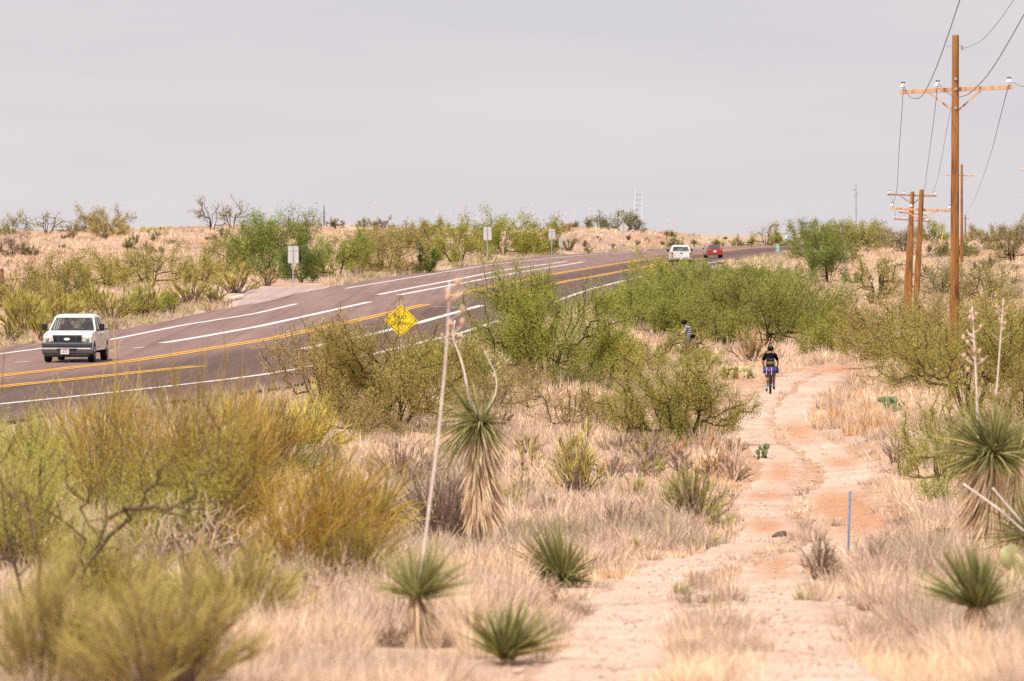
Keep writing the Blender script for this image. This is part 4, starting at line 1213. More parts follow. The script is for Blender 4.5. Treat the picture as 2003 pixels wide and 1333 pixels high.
def pickup(label, loc, rz, work):
    """local +y is forward; origin on the ground between the axles"""
    t = thing('pickup_truck', label, 'pickup truck', loc, rz)
    FA, RA, R = 1.88, -1.78, .385
    prof = [(2.62, .42)] + arc(FA, R, .47, 5, 175) + arc(RA, R, .47, 5, 175) + [(-2.70, .50), (-2.74, .62), (-2.76, 1.20), (-1.30, 1.22), (-1.30, .55), (1.10, .55), (1.16, 1.22), (1.30, 1.235), (1.95, 1.19), (2.48, 1.10), (2.60, 1.04), (2.66, .86), (2.66, .60)]
    mb = MB(); mb.prism(prof, -.985, .985, .965, 1.03)
    body = mb.build('body', M['white'], t, .045, seg=3)
    for s_ in (-1, 1):
        d = MB(); d.box((.945 * s_, -.45, .87), (.05, 1.56 - .02 + .70 * 0, .62))
        do = d.build('door', M['white'], t, .02)
        h = MB(); h.box((.985 * s_, -.05, 1.05), (.04, .17, .05)); h.build('handle', M['black'], do, .008)
        d2 = MB(); d2.box((.945 * s_, .73, .87), (.05, .74, .62)); d2.build('door', M['white'], t, .02)
        lo = MB(); lo.box((.955 * s_, -.1, .50), (.05, 2.4, .12)); lo.build('sill', M['grey_bumper'] if work else M['white'], t, .01)
    # greenhouse
    zb, zt = 1.20, 1.74
    fb, rb = 1.18, -1.22
    ft, rt = .52, -1.02
    xb, xt = .90, .735
    c = {}
    for s_ in (-1, 1):
        c['fb', s_] = Vector((xb * s_, fb, zb)); c['ft', s_] = Vector((xt * s_, ft, zt)); c['rb', s_] = Vector((xb * s_, rb, zb)); c['rt', s_] = Vector((xt * s_, rt, zt))
    g = MB()
    rf = [(xt + .03, ft + .06, zt), (xt + .02, rt - .05, zt)]
    ro = MB(); ro.add([(-xt - .035, ft + .07, zt - .02), (xt + .035, ft + .07, zt - .02), (xt + .03, rt - .06, zt - .02), (-xt - .03, rt - .06, zt - .02),
                       (-xt + .02, ft + .0, zt + .075), (xt - .02, ft + .0, zt + .075), (xt - .02, rt + .02, zt + .075), (-xt + .02, rt + .02, zt + .075),
                       (-xt + .14, ft - .2, zt + .115), (xt - .14, ft - .2, zt + .115), (xt - .14, rt + .2, zt + .115), (-xt + .14, rt + .2, zt + .115)],
                      [(0, 1, 2, 3), (0, 1, 5, 4), (1, 2, 6, 5), (2, 3, 7, 6), (3, 0, 4, 7), (4, 5, 9, 8), (5, 6, 10, 9), (6, 7, 11, 10), (7, 4, 8, 11), (8, 9, 10, 11)])
    ro.build('roof', M['white'], t, .03)
    for s_ in (-1, 1):
        pl = MB()
        pl.tube([c['fb', s_], c['ft', s_]], .048, 6); pl.tube([c['rb', s_], c['rt', s_]], .075, 6)
        for yb, yt_ in ((.10, .06), (-.62, -.58)):
            pl.tube([(xb * s_, yb, zb), (xt * s_, yt_, zt)], .04, 6)
        pl.tube([c['ft', s_], c['rt', s_]], .04, 6)
        pl.build('pillar_frame', M['white'], t, .01)
    tr = MB()
    tr.tube([c['fb', -1] + Vector((.05, .02, .03)), c['fb', 1] + Vector((-.05, .02, .03))], .03, 6)
    tr.tube([c['ft', -1] + Vector((.05, 0, -.0)), c['ft', 1] + Vector((-.05, 0, -.0))], .028, 6)
    for s_ in (-1, 1): tr.tube([c['fb', s_] + Vector((-.05 * s_, .02, .02)), c['ft', s_] + Vector((-.04 * s_, .015, -.01))], .018, 6)
    tr.build('windscreen_seal', M['black'], t)
    k = .03
    w = MB(); w.pane(c['fb', -1] + Vector((k, .02, .04)), c['fb', 1] + Vector((-k, .02, .04)), c['ft', 1] + Vector((-k, .02, -.01)), c['ft', -1] + Vector((k, .02, -.01)))
    ws = w.build('windscreen', M['glass'], t)
    wi = MB()
    for a in (-.62, .05): wi.tube([(a, 1.22, 1.245), (a + .55, 1.165, 1.29)], .010, 5)
    wi.build('wiper', M['black'], ws)
    w = MB(); w.pane(c['rb', 1] + Vector((-.06, -.03, .09)), c['rb', -1] + Vector((.06, -.03, .09)), c['rt', -1] + Vector((.04, -.03, -.03)), c['rt', 1] + Vector((-.04, -.03, -.03)))
    w.build('rear_window', M['glass'], t)
    wf = MB(); wf.tube([c['rb', 1] + Vector((-.05, -.03, .06)), c['rb', -1] + Vector((.05, -.03, .06))], .035, 6); wf.build('rear_window_seal', M['white'], t)
    for s_ in (-1, 1):
        for y0, y1, u0, u1 in ((fb - .10, .14, ft - .02, .10), (.06, -.58, .02, -.55), (-.66, rb + .10, -.61, rt + .08)):
            w = MB(); w.pane((xb * s_ * 1.005, y0, zb + .02), (xb * s_ * 1.005, y1, zb + .02), (xt * s_ * 1.01, u1, zt - .03), (xt * s_ * 1.01, u0, zt - .03))
            w.build('side_window', M['glass'], t)
        m = MB(); m.box((1.135 * s_, .98, 1.36), (.21, .10, .26)); m.tube([(.93 * s_, 1.0, 1.24), (1.08 * s_, .98, 1.27)], .035, 6)
        m.build('mirror', M['black'] , t, .03)
    # interior
    i = MB(); i.box((0, .98, 1.14), (1.74, .36, .12)); i.build('dashboard', M['dark'], t, .03)
    for dx in (-.42, .42):
        i = MB(); i.box((dx, -.02, .82), (.54, .52, .16)); i.box((dx, -.34, 1.12), (.52, .14, .60)); i.box((dx, -.36, 1.49), (.26, .09, .17))
        i.build('seat', M['greycloth'], t, .05)
    i = MB(); i.box((0, -.05, .62), (1.8, 2.3, .06)); i.build('cab_floor', M['dark'], t)
    i = MB(); i.ring((-.42, .62, 1.20), .19, .016, 'y', 28, 6); i.tube([(-.61, .62, 1.2), (-.23, .62, 1.2)], .014, 5); i.tube([(-.42, .62, 1.2), (-.42, .85, 1.12)], .03, 6)
    i.build('steering_wheel', M['black'], t)
    i = MB(); i.box((0, .62, 1.63), (.24, .03, .07)); i.tube([(0, .62, 1.66), (0, .60, 1.74)], .010, 5); rv = i.build('rear_view_mirror', M['black'], t, .01)
    if work:
        i = MB(); i.tube([(.0, .64, 1.60), (.0, .64, 1.33)], .008, 5); i.ell((0, .64, 1.5), (.02, .02, .05)); i.build('hanging_ornament', M['redcloth'], rv)
    # bed
    i = MB(); i.box((0, -2.02, 1.213), (1.66, 1.30, .03)); i.build('bed_liner', M['black'], t)
    i = MB()
    for s_ in (-1, 1): i.box((.90 * s_, -2.03, 1.235), (.10, 1.42, .03))
    i.build('bed_rail', M['black'] if work else M['white'], t, .008)
    # front
    gr = MB(); q = [(-.60, 1.075), (.60, 1.075), (.53, .74), (.44, .695), (-.44, .695), (-.53, .74)]
    gr.add([(a, 2.655, b) for a, b in q] + [(a * .98, 2.73, b) for a, b in q], [tuple(range(6)), tuple(range(11, 5, -1))] + [(j, 6 + j, 6 + (j + 1) % 6, (j + 1) % 6) for j in range(6)])
    go = gr.build('grille', M['dark'], t, .02)
    i = MB()
    for a, b in ((-.46, .13), (.46, .13), (0, .63)): i.box((a, 2.735, .885), (b, .02, .27))
    i.build('grille_opening', M['black'], go)
    i = MB()
    for z in (.80, .885, .97): i.box((0, 2.75, z), (.66, .03, .030))
    i.build('grille_bar', M['dark'], go, .006)
    i = MB(); i.ell((0, 2.775, .905), (.125, .016, .056), None, 20, 8); i.build('emblem', M['signwhite'], go, smooth=True)
    for s_ in (-1, 1):
        hl = MB(); q = [(.63, 1.02), (.93, 1.03), (.965, .98), (.965, .80), (.57, .80)]
        n = len(q)
        hl.add([(a * s_, 2.60, b) for a, b in q] + [(a * s_, 2.69 - .03 * (a > .9), b) for a, b in q], [tuple(range(n)), tuple(range(2 * n - 1, n - 1, -1))] + [(j, n + j, n + (j + 1) % n, (j + 1) % n) for j in range(n)])
        ho = hl.build('headlight', M['lamp'], t, .012)
        i = MB(); i.ell((.79 * s_, 2.690, .905), (.078, .015, .078), None, 16, 6); i.build('reflector', M['steel'], ho, smooth=True)
        i = MB(); i.box((.605 * s_, 2.688, .845), (.075, .03, .045)); i.box((.955 * s_, 2.66, .92), (.03, .06, .12)); i.build('turn_signal', M['amber'], ho, .008)
    bu = MB(); q = [(2.56, .78), (2.78, .79), (2.83, .74), (2.83, .60), (2.56, .58)]
    bu.prism(q, -.985, .985); bo = bu.build('bumper_pad', M['dark'] if work else M['white'], t, .03)
    bu = MB(); q = [(2.56, .585), (2.825, .585), (2.84, .50), (2.78, .34), (2.56, .30)]
    bu.prism(q, -.985, .985); bo = bu.build('bumper', M['grey_bumper'], t, .04)
    i = MB(); i.box((0, 2.838, .515), (.80, .02, .075)); i.build('air_intake', M['black'], bo, .015)
    i = MB(); i.box((0, 2.70, .27), (1.75, .16, .12)); i.build('air_dam', M['black'], bo, .02)
    if work:
        pt = MB(); pt.box((-.07 * -1, 2.862, .415), (.335, .012, .185)); po = pt.build('licence_plate', M['plate'], t, .006)
        words('CZA 417', .085, M['platered'], po, (.07, 2.870, .405), (math.radians(90), 0, math.radians(180)), 'plate_lettering', .003, .85)
        i = MB(); i.box((.07, 2.8693, .475), (.17, .002, .022)); i.build('plate_band', M['platered'], po)
    # rear
    tg = MB(); tg.box((0, -2.775, .93), (1.52, .06, .56)); to = tg.build('tailgate', M['white'], t, .02)
    i = MB(); i.box((0, -2.812, 1.09), (.24, .02, .085)); i.build('handle', M['black'], to, .01)
    for s_ in (-1, 1):
        tl = MB(); tl.box((.88 * s_, -2.755, .95), (.165, .08, .46)); tlo = tl.build('tail_light', M['redlens'], t, .02)
        i = MB(); i.box((.88 * s_, -2.802, .87), (.10, .012, .13)); i.build('indicator', M['amber'], tlo, .006)
    rbm = MB(); rbm.box((0, -2.86, .555), (1.9, .18, .17)); rbo = rbm.build('rear_bumper', M['steel'] if not work else M['grey_bumper'], t, .03)
    i = MB(); i.box((0, -2.956, .56), (.31, .012, .155)); i.build('licence_plate', M['plate'], rbo)
    i = MB(); i.box((0, 0, .42), (1.25, 4.6, .14)); i.tube([(-.8, FA, R), (.8, FA, R)], .06, 8); i.tube([(-.8, RA, R), (.8, RA, R)], .08, 8); i.build('chassis', M['black'], t)
    wheels(t, [(.86, FA), (-.86, FA), (.86, RA), (-.86, RA)], R, .25, M['steel'])
    return t

h1 = math.radians(176.2)
front = Vector(((130.5 - HX) / 50.0, 12000 / 50.0, 0))
loc1 = Vector((front.x + math.sin(h1) * 2.8, front.y - math.cos(h1) * 2.8, 0))
loc1.z = float(road_z(loc1.y)) + .005
pickup('white work pickup with grey bumper and black mirrors driving towards the camera', loc1, h1, True)
seated('person', 'driver in dark shirt and mirrored sunglasses at the wheel of the near pickup', loc1, h1, -.42, -.14, .92, M['blackcloth'], False, True)
seated('person', 'passenger in red top with dark hair seated in the near white pickup', loc1, h1, .42, -.14, .88, M['redcloth'], True, False)
h2 = math.radians(1.2)
r2 = Vector(((1333 - HX) / 20.5, F / 20.5, 0))
loc2 = Vector((r2.x - math.sin(h2) * 2.8, r2.y + math.cos(h2) * 2.8, 0)); loc2.z = float(road_z(loc2.y)) + .02
pickup('white pickup seen from behind, driving away beyond the bushes with red tail lights', loc2, h2, False)

def sedan(label, loc, rz):
    t = thing('sedan_car', label, 'car', loc, rz)
    R = .32
    lo = [(2.15, .30)] + arc(1.35, R, .39, 0, 180, 7) + arc(-1.35, R, .39, 0, 180, 7) + [(-2.15, .32), (-2.25, .55), (-2.22, .92), (-1.75, 1.0), (-1.0, .98), (.95, .96), (2.0, .78), (2.22, .62), (2.22, .40)]
    m = MB(); m.prism(lo, -.88, .88, .93, .8); m.build('body', M['red'], t, .06, seg=3)
    q = MB(); b = [(-.76, 1.0, .93), (.76, 1.0, .93), (.76, -1.75, .98), (-.76, -1.75, .98)]; tp = [(-.55, .25, 1.40), (.55, .25, 1.40), (.55, -1.05, 1.43), (-.55, -1.05, 1.43)]
    q.add(b + tp, [(0, 1, 5, 4), (1, 2, 6, 5), (2, 3, 7, 6), (3, 0, 4, 7), (4, 5, 6, 7), (3, 2, 1, 0)])
    q.build('cabin', M['red'], t, .06, seg=3)
    w = MB(); w.pane((.66, -1.70, 1.03), (-.66, -1.70, 1.03), (-.51, -1.13, 1.395), (.51, -1.13, 1.395), .03); w.build('rear_window', M['mirror_dark'], t)
    for s_ in (-1, 1):
        w = MB(); w.pane((.772 * s_, .8, .99), (.772 * s_, -1.5, 1.02), (.575 * s_, -1.0, 1.37), (.575 * s_, .2, 1.36), .02); w.build('side_window', M['mirror_dark'], t)
        l = MB(); l.box((.70 * s_, -2.20, .80), (.30, .10, .16)); lo_ = l.build('tail_light', M['redlens'], t, .02)
        l = MB(); l.box((.62 * s_, -2.252, .80), (.08, .012, .08)); l.build('reverse_light', M['amber'], lo_)
        l = MB(); l.box((.98 * s_, .75, 1.0), (.18, .10, .13)); l.build('mirror', M['black'], t, .02)
    l = MB(); l.box((0, -2.25, .70), (.33, .02, .17)); l.build('licence_plate', M['plate'], t, .004)
    l = MB(); l.box((0, -2.26, .42), (1.7, .14, .20)); l.build('rear_bumper', M['red'], t, .04)
    l = MB(); l.tube([(0, -1.2, 1.43), (0, -1.35, 1.55)], .008, 4); l.build('antenna', M['black'], t)
    wheels(t, [(.78, 1.35), (-.78, 1.35), (.78, -1.35), (-.78, -1.35)], R, .2, M['steel'])
    return t
M['mirror_dark'] = plain('tinted_glass', (.05, .06, .07), .08, spec=.8)
r3 = Vector(((1396 - HX) / 18.2, F / 18.2, 0)); h3 = math.radians(3)
sedan('red car with dark rear window driving away ahead of the far white pickup', (r3.x, r3.y + 2.2, float(road_z(r3.y)) + .02), h3)

# ------------------------------------------------------------------ road signs and posts
def sign(px, pyb, s, label, ptop, panel, back=True, name='road_sign', lean=0.0, rz=0.0):
    """panel: list of (dx, dz) outline in px from the post foot"""
    x, y = (px - HX) / s, F / s
    z0 = ZC - (pyb - HY) / s
    t = thing(name, label, 'sign', (x, y, z0), rz)
    gzz = gz(x, y) - z0
    m = MB(); m.box((lean * 0, .03, ((pyb - ptop) / s + min(0, gzz - .3)) / 2), (.07, .05, (pyb - ptop) / s - min(0, gzz - .3)))
    m.build('post', M['galv'], t)
    pn = MB(); n = len(panel)
    dy = -.02 if back else -.03
    q = [(a / s, b / s) for a, b in panel]
    if back: y0, y1 = .06, .075
    else: y0, y1 = -.02, -.005
    pn.add([(a, y0, b) for a, b in q] + [(a, y1, b) for a, b in q], [tuple(range(n)), tuple(range(2 * n - 1, n - 1, -1))] + [(j, n + j, n + (j + 1) % n, (j + 1) % n) for j in range(n)])
    return t, pn, s
def backsign(px, pyb, s, label, x0, x1, y0, y1, bolts=True, diamond=False):
    a, b, c, d = x0 - px, x1 - px, pyb - y1, pyb - y0
    pan = [((a + b) / 2, c), (b, (c + d) / 2), ((a + b) / 2, d), (a, (c + d) / 2)] if diamond else [(a + 1, c), (b - 1, c), (b, c + 1), (b, d - 1), (b - 1, d), (a + 1, d), (a, d - 1), (a, c + 1)]
    t, pn, _ = sign(px, pyb, s, label, y0 + 1, pan)
    po = pn.build('panel', M['alu'], t)
    if bolts:
        m = MB()
        for f in (.12, .95): m.tube([((a + (b - a) * .82) / s, .060, (c + (d - c) * f) / s), ((a + (b - a) * .82) / s, .040, (c + (d - c) * f) / s)], 1.0 / s, 10)
        m.build('bolt', M['signwhite'], po)
        m = MB(); m.box(((a + b) / 2 / s, .045, (c + (d - c) * .86) / s), ((b - a) * .96 / s, .02, (d - c) * .26 / s)); m.build('bracket', M['alu'], po)
    return t
backsign(573, 555.5, 28.2, 'back of the nearest rectangular sign, in front of the big green mesquite', 563.3, 584, 482, 515.5)
backsign(953, 510, 20.5, 'back of a rectangular sign against the long green thicket', 945.5, 961.5, 444.5, 470)
backsign(1079, 497.5, 18.8, 'back of a small rectangular sign beside a narrow marker', 1073.5, 1086, 448.5, 466.5)
backsign(1096.5, 493, 18.5, 'narrow white delineator panel standing low beside the road', 1093.8, 1100.2, 465.5, 483.5, False)
backsign(1219.5, 488, 16.0, 'back of a diamond sign on the grassy bank', 1208.8, 1230.5, 435, 456.5, False, True)
# yellow warning sign, front towards the camera
s8 = 51.0
t8, pn, _ = sign(784, 745, s8, 'yellow diamond warning sign half hidden by a leafy bush', 600, [(-.5 + 0, 85), (33.5, 117.5), (0, 149), (-33.5, 117.5)], False, 'warning_sign')
po = pn.build('panel', M['yellow'], t8, .006)
bd = MB()
q = [(0, 88.5), (30, 117.5), (0, 146), (-30, 117.5)]; q2 = [(0, 89.9), (28.6, 117.5), (0, 144.6), (-28.6, 117.5)]
bd.add([(a / s8, -.024, b / s8) for a, b in q + q2], [(j, (j + 1) % 4, 4 + (j + 1) % 4, 4 + j) for j in range(4)])
bd.build('border', M['signblack'], po)
words('TRUCK', 8.8 / s8, M['signblack'], po, (0, -.024, 124.0 / s8), (math.radians(90), 0, 0), 'lettering', 0, .92)
words('CROSSING', 8.8 / s8, M['signblack'], po, (0, -.024, 111.5 / s8), (math.radians(90), 0, 0), 'lettering', 0, .92)
bt = MB(); bt.tube([(0, -.02, 141 / s8), (0, -.032, 141 / s8)], .014, 10); bt.build('bolt', M['galv'], po)
# blue sign and green mile marker far off
sb_ = 12.6
tb, pn, _ = sign(1540, 481, sb_, 'blue and white sign beyond the near bushes where the road bends', 464, [(-6, 13.2), (6, 13.2), (6, 20), (-6, 20)], False)
po = pn.build('panel', M['signwhite'], tb)
m = MB(); m.box((2.8 / sb_, -.03, 16.6 / sb_), (5.6 / sb_, .02, 5.9 / sb_)); m.box((-4.7 / sb_, -.03, 16.6 / sb_), (1.1 / sb_, .02, 5.0 / sb_)); bo_ = m.build('blue_field', M['blue'], po)
m = MB()
for z, w in ((18.4, 2.6), (15.0, 3.6), (14.2, 2.8)): m.box((2.8 / sb_, -.045, z / sb_), (w / sb_, .01, .55 / sb_))
m.build('white_text_band', M['signwhite'], bo_)
sg_ = 21.0
tg2, pn, _ = sign(1521, 520, sg_, 'narrow green mile marker with white numerals poking above the bushes', 479, [(-3.1, 24.5), (3.1, 24.5), (3.1, 43), (-3.1, 43)], False, 'mile_marker')
po = pn.build('panel', M['green'], tg2)
m = MB(); q = [(-3.1, 24.5), (3.1, 24.5), (3.1, 43), (-3.1, 43)]; q2 = [(a * .88, 24.5 + (b - 24.5) * .96 + .35) for a, b in q]
m.add([(a / sg_, -.023, b / sg_) for a, b in q + q2], [(j, (j + 1) % 4, 4 + (j + 1) % 4, 4 + j) for j in range(4)]); m.build('border', M['signwhite'], po)
words('MILE', 2.3 / sg_, M['signwhite'], po, (0, -.024, 40.6 / sg_), (math.radians(90), 0, 0), 'lettering', .003, .9)
words('9', 7.4 / sg_, M['signwhite'], po, (0, -.024, 35.6 / sg_), (math.radians(90), 0, 0), 'numeral', .006)
words('4', 7.4 / sg_, M['signwhite'], po, (0, -.024, 29.6 / sg_), (math.radians(90), 0, 0), 'numeral', .006)

def stake(name, label, cat, a, b, s, r, mat, cap=None):
    p, q = P(*a, s), P(*b, s)
    t = thing(name, label, cat, p)
    m = MB(); d = q - p
    m.tube([Vector((0, 0, -.25)) if d.z > 0 else (0, 0, 0), d * .5, d], r, 8)
    m.build('shaft', mat, t, smooth=True)
    if cap:
        m = MB(); m.tube([d * .985, d * 1.0 + d.normalized() * .01], r * 1.3, 8); m.build('cap', cap, t)
    return t
x_, y_ = base_at(1659, 1112); sb2 = F / y_
stake('survey_stake', 'thin blue weathered metal stake beside the right wheel rut', 'stake', (1658.5, 1112), (1663, 962), sb2, .017, M['bluepaint'], M['galv'])
m = MB(); m.tube([P(1658.3, 1122, sb2), P(1659.3, 1088, sb2)], .019, 8)
stake('marker_post', 'yellow marker post on the grassy hill left of the big mesquite', 'post', (399.5, 490), (399.5, 463), 18, .05, M['ypaint'], M['ypaint'])
stake('guy_marker', 'slanting yellow guy wire guard behind the tall pole', 'guy marker', (1834, 502), (1845, 455), 14.5, .05, M['ypaint'], M['ypaint'])
stake('guy_marker', 'slanting yellow guy wire guard against a small mesquite', 'guy marker', (1719, 562), (1740, 516), 24, .035, M['ypaint'], M['ypaint'])
stake('pale_stake', 'thin pale stick standing at the foot of the small mesquite', 'stake', (1716, 596), (1715.5, 550), 25, .022, M['stalk'], M['stalk'])
for px_, top, bot, lab in ((3.5, 526, 590, 'rusty red steel fence post at the left edge of the shrubs'), (65, 532, 562, 'short rusty fence post half hidden behind olive shrubs')):
    tt_ = thing('fence_post', lab, 'fence post', P(px_, bot, 30))
    m = MB(); m.box((0, 0, (bot - top) / 60), (.20, .12, (bot - top) / 30)); m.build('shaft', M['rust'], tt_)
    m = MB(); m.tube([(.12, 0, 0), (.12, 0, (bot - top) / 30)], .02, 6); m.build('rod', M['galv'], tt_)
rail = MB(); a_, b_ = P(10, 548, 30), P(64, 545, 30); c_ = (a_ + b_) / 2
tag(link('fence_rail', None, None, a_), 'dark horizontal rail between the two rusty fence posts', 'fence')
rail.tube([(0, 0, 0), (b_ - a_) * .5 + Vector((0, 0, .02)), b_ - a_], .035, 6); rail.build('rail', M['rust'], bpy.data.objects['fence_rail'])

# ------------------------------------------------------------------ utility poles
def insulator(t, p, h=.20, parent=None):
    m = MB(); m.tube([(p[0], p[1], p[2] - .06), (p[0], p[1], p[2] + h * .4)], .012, 6)
    m.tube([(p[0], p[1], p[2] + h * f) for f in (.25, .35, .5, .55, .62, .8)], [r * h / .2 for r in (.045, .10, .085, .05, .06, .03)], 12)
    o = m.build('insulator', M['porcelain'], t, smooth=False)
    c = MB()
    for dx in (-.03, .03): c.ell((p[0] + dx * h / .2, p[1], p[2] + h * .95), .026 * h / .2, nu=7, nv=5)
    c.tube([(p[0] - .04, p[1], p[2] + h * .9), (p[0] + .04, p[1], p[2] + h * .9)], .012, 5)
    c.build('wire_clamp', M['dark'], o)

def pole(label, px, pyb, pxt, pyt, s, r0, r1, arms, sink=1.0, mat='pole', group=None, top_pin=False, plates=False):
    """arms: (px left, py left, px right, py right, insulator pixels along the arm, height px, brace)"""
    x, y = (px - HX) / s, F / s
    z0 = ZC - (pyb - HY) / s
    t = thing('utility_pole', label, 'utility pole', (x, y, z0), 0, group)
    top = Vector(((pxt - px) / s, 0, (pyb - pyt) / s))
    m = MB(); k = 10
    m.tube([Vector((0, 0, -sink)), *[top * (i / k) for i in range(1, k)], top * .997, top], [r0] + [r0 + (r1 - r0) * i / k for i in range(1, k)] + [r1, r1 * .85], 18)
    m.build('shaft', M[mat], t)
    for xa, ya, xb_, yb_, ins, hpx, brace, am in arms:
        a = Vector(((xa - px) / s, r1 + .06, (pyb - ya) / s)); b = Vector(((xb_ - px) / s, r1 + .06, (pyb - yb_) / s))
        d = b - a; ang = math.atan2(d.z, d.x)
        rot = Matrix.Rotation(-ang, 3, 'Y')
        m = MB(); m.box((a + b) / 2, (d.length, .11, hpx / s), rot)
        ao = m.build('crossarm', M[am], t, .008)
        for f in ins:
            q = a + d * f
            insulator(ao, (q.x, q.y, q.z + hpx / s / 2), .24 if hpx / s > .12 else .2)
        if brace:
            cx_ = top.x * ((a.z + b.z) / 2 / top.z)
            cz = a.z + d.z * ((cx_ - a.x) / d.x)
            for s_ in (-1, 1):
                m = MB(); e = Vector((cx_ + s_ * brace[0] / s, r1 + .02, cz + d.z / d.x * s_ * brace[0] / s - hpx / s * .55)); f_ = Vector((cx_ + s_ * r1, r1 * .6, cz - brace[1] / s))
                dd = f_ - e; rr = dd.to_track_quat('X', 'Z').to_matrix()
                m.box((e + f_) / 2, (dd.length, .03, .055), rr); m.build('brace', M[am], t)
                mm = MB(); mm.box(e, (.09, .05, .05)); mm.build('brace_bracket', M['galv'], t)
    if plates:
        for pz in plates:
            m = MB(); zz = (pyb - pz) / s; m.box((top.x * zz / top.z, -(r0 + (r1 - r0) * zz / top.z) - .01, zz), (.085, .03, .085)); m.tube([(top.x * zz / top.z, -.16, zz), (top.x * zz / top.z, -.20, zz)], .018, 8)
            m.build('bolt_plate', M['galv'], t)
    if top_pin:
        m = MB(); zz = (pyb - top_pin) / s
        m.tube([(top.x - r1 - .1, 0, zz), (top.x + r1 + .06, 0, zz)], .012, 6); m.ring((top.x - r1 - .13, 0, zz), .035, .01, 'y', 14, 5)
        m.ell((top.x + r1 + .09, 0, zz), (.035, .035, .055)); m.ell((top.x + r1 + .10, 0, zz - .09), (.03, .03, .045))
        m.build('neutral_bracket', M['galv'], t)
    return t
S1 = 62.0
pole('tall orange brown wooden utility pole in the right foreground with one crossarm', 1866.5, 800, 1868.5, 69, S1, .165, .108,
     [(1760, 180.5, 1982, 170.5, (.03, .335, .965), 8.5, (50, 40), 'arm')], plates=(155, 175, 212), top_pin=91)
pole('leaning wooden pole of the pair behind, with wide pale crossarm', 1789.5, 640, 1803, 371, 38.0, .17, .12,
     [(1742, 408, 1862, 413, (.03, .34, .97), 5, (29, 19), 'arm')])
pole('wooden pole of the pair behind, with brown crossarm near its top', 1777.5, 640, 1784.5, 375, 32.0, .17, .12,
     [(1736, 381, 1832, 384, (.03, .34, .72, .97), 3.4, (24, 14), 'armold')])
pole('slender wooden pole leaning behind the pair, carrying two low crossarms', 1768.5, 630, 1781, 405, 29.0, .14, .09,
     [(1758, 415.5, 1813, 421.5, (.08, .93), 2.6, None, 'armold'), (1749, 428.5, 1817, 434, (.03, .30, .97), 2.8, None, 'armold')])
pole('far wooden pole rising just behind the tall pole', 1881, 520, 1881, 322, 19.0, .16, .12, [(1848, 343, 1909, 344.5, (.03, .97), 2, (16, 9), 'arm')])
pole('tiny distant pole with short crossarm right of the tall pole', 1887.5, 490, 1888.5, 421, 8.5, .2, .15, [(1882, 428, 1897, 428.5, (.05, .95), 1.2, None, 'armold')])
pole('wooden pole standing at the right edge with its crossarm tip in view', 2022, 540, 2022, 310, 20, .16, .12, [(1996, 333, 2048, 334, (.05, .95), 2, (14, 8), 'arm')])
def mast(label, px, pt, pb, s, w, mat, arms):
    x, y = (px - HX) / s, F / s
    t = thing('transmission_pole', label, 'transmission pole', (x, y, ZC - (pb - HY) / s))
    m = MB(); H_ = (pb - pt) / s; m.tube([(0, 0, -8), (0, 0, H_ * .5), (0, 0, H_)], [w / s * .55, w / s * .45, w / s * .3], 12); m.build('shaft', M[mat], t)
    for dz, dx in arms:
        m = MB(); z = H_ - dz / s; m.tube([(0, 0, z), (dx / s, 0, z + .12)], .35 / s, 6); m.ell((dx / s, 0, z - .2 / s), (.5 / s, .5 / s, .9 / s), nu=7, nv=5); m.build('arm', M['dark'], t)
    return t
mast('left of two slim white transmission poles on the horizon', 1242.3, 369, 440, 6.0, 3.0, 'tower', ((13, 5), (23, 5), (34, 5)))
mast('right of two slim white transmission poles on the horizon', 1256.2, 371, 452, 6.4, 3.0, 'tower', ((11, -5), (20, -5), (32, -5)))
mast('grey steel transmission pole above the far trees', 1674.3, 361, 452, 6.6, 2.8, 'towerd', ((11, -4), (18, 4), (24, -4)))
mast('dark short pole with crossbar on the left skyline', 633.8, 402, 449, 11.5, 2.6, 'darkwood', ((15, -3), (15, 4), (24, 3)))

def wire(label, pts, r=.012, k=6, name='power_line', mat='wire'):
    q = crom([P(a, b, s_) for a, b, s_ in pts], k)
    o = q[0].copy()
    m = MB(); m.tube([p - o for p in q], r, 5)
    tag(m.build(name, M[mat], None, smooth=True, loc=o), label, 'power line')
wire('power line sweeping from the left insulator of the tall pole up towards the camera', [(1767, 166, 62), (1776, 186, 63), (1786, 193, 65), (1804, 187, 68), (1828, 140, 75), (1852, 75, 84), (1877, 0, 95), (1985, -330, 140)], .0125)
wire('power line sagging from the middle insulator past the tall pole towards the upper right', [(1835, 163, 62), (1848, 178, 62.6), (1868, 190, 64), (1885, 188, 66), (1902, 178, 69), (1938, 138, 76), (2003, 28, 92), (2150, -250, 130)], .0125)
wire('power line leaving the right insulator of the tall pole out of frame', [(1975, 160, 62), (1990, 166, 64), (2003, 170, 66), (2100, 170, 80)], .009)
wire('neutral wire curving up to the right from the head of the tall pole', [(1880, 95, 62), (1892, 93, 63), (1920, 79, 67), (1950, 46, 72), (1982, 0, 80), (2090, -170, 110)], .008)
wire('power line dropping from the left insulator to the poles behind', [(1767, 166, 62), (1763, 230, 58), (1758, 300, 52), (1754, 370, 45), (1746, 404, 38)], .011)
wire('power line dropping from the middle insulator to the poles behind', [(1834, 164, 62), (1829, 210, 58), (1819, 290, 50), (1812, 340, 44), (1807, 372, 39), (1784, 404, 38)], .011)
wire('neutral wire running from the tall pole brace down to the pair of poles', [(1861, 210, 62), (1852, 250, 57), (1840, 320, 49), (1832, 355, 43), (1822, 384, 38)], .008)
wire('power line falling from the right insulator to the tiny distant pole', [(1971, 172, 62), (1956, 230, 50), (1935, 310, 35), (1912, 375, 22), (1896, 410, 12), (1889, 421, 8.6)], .014)
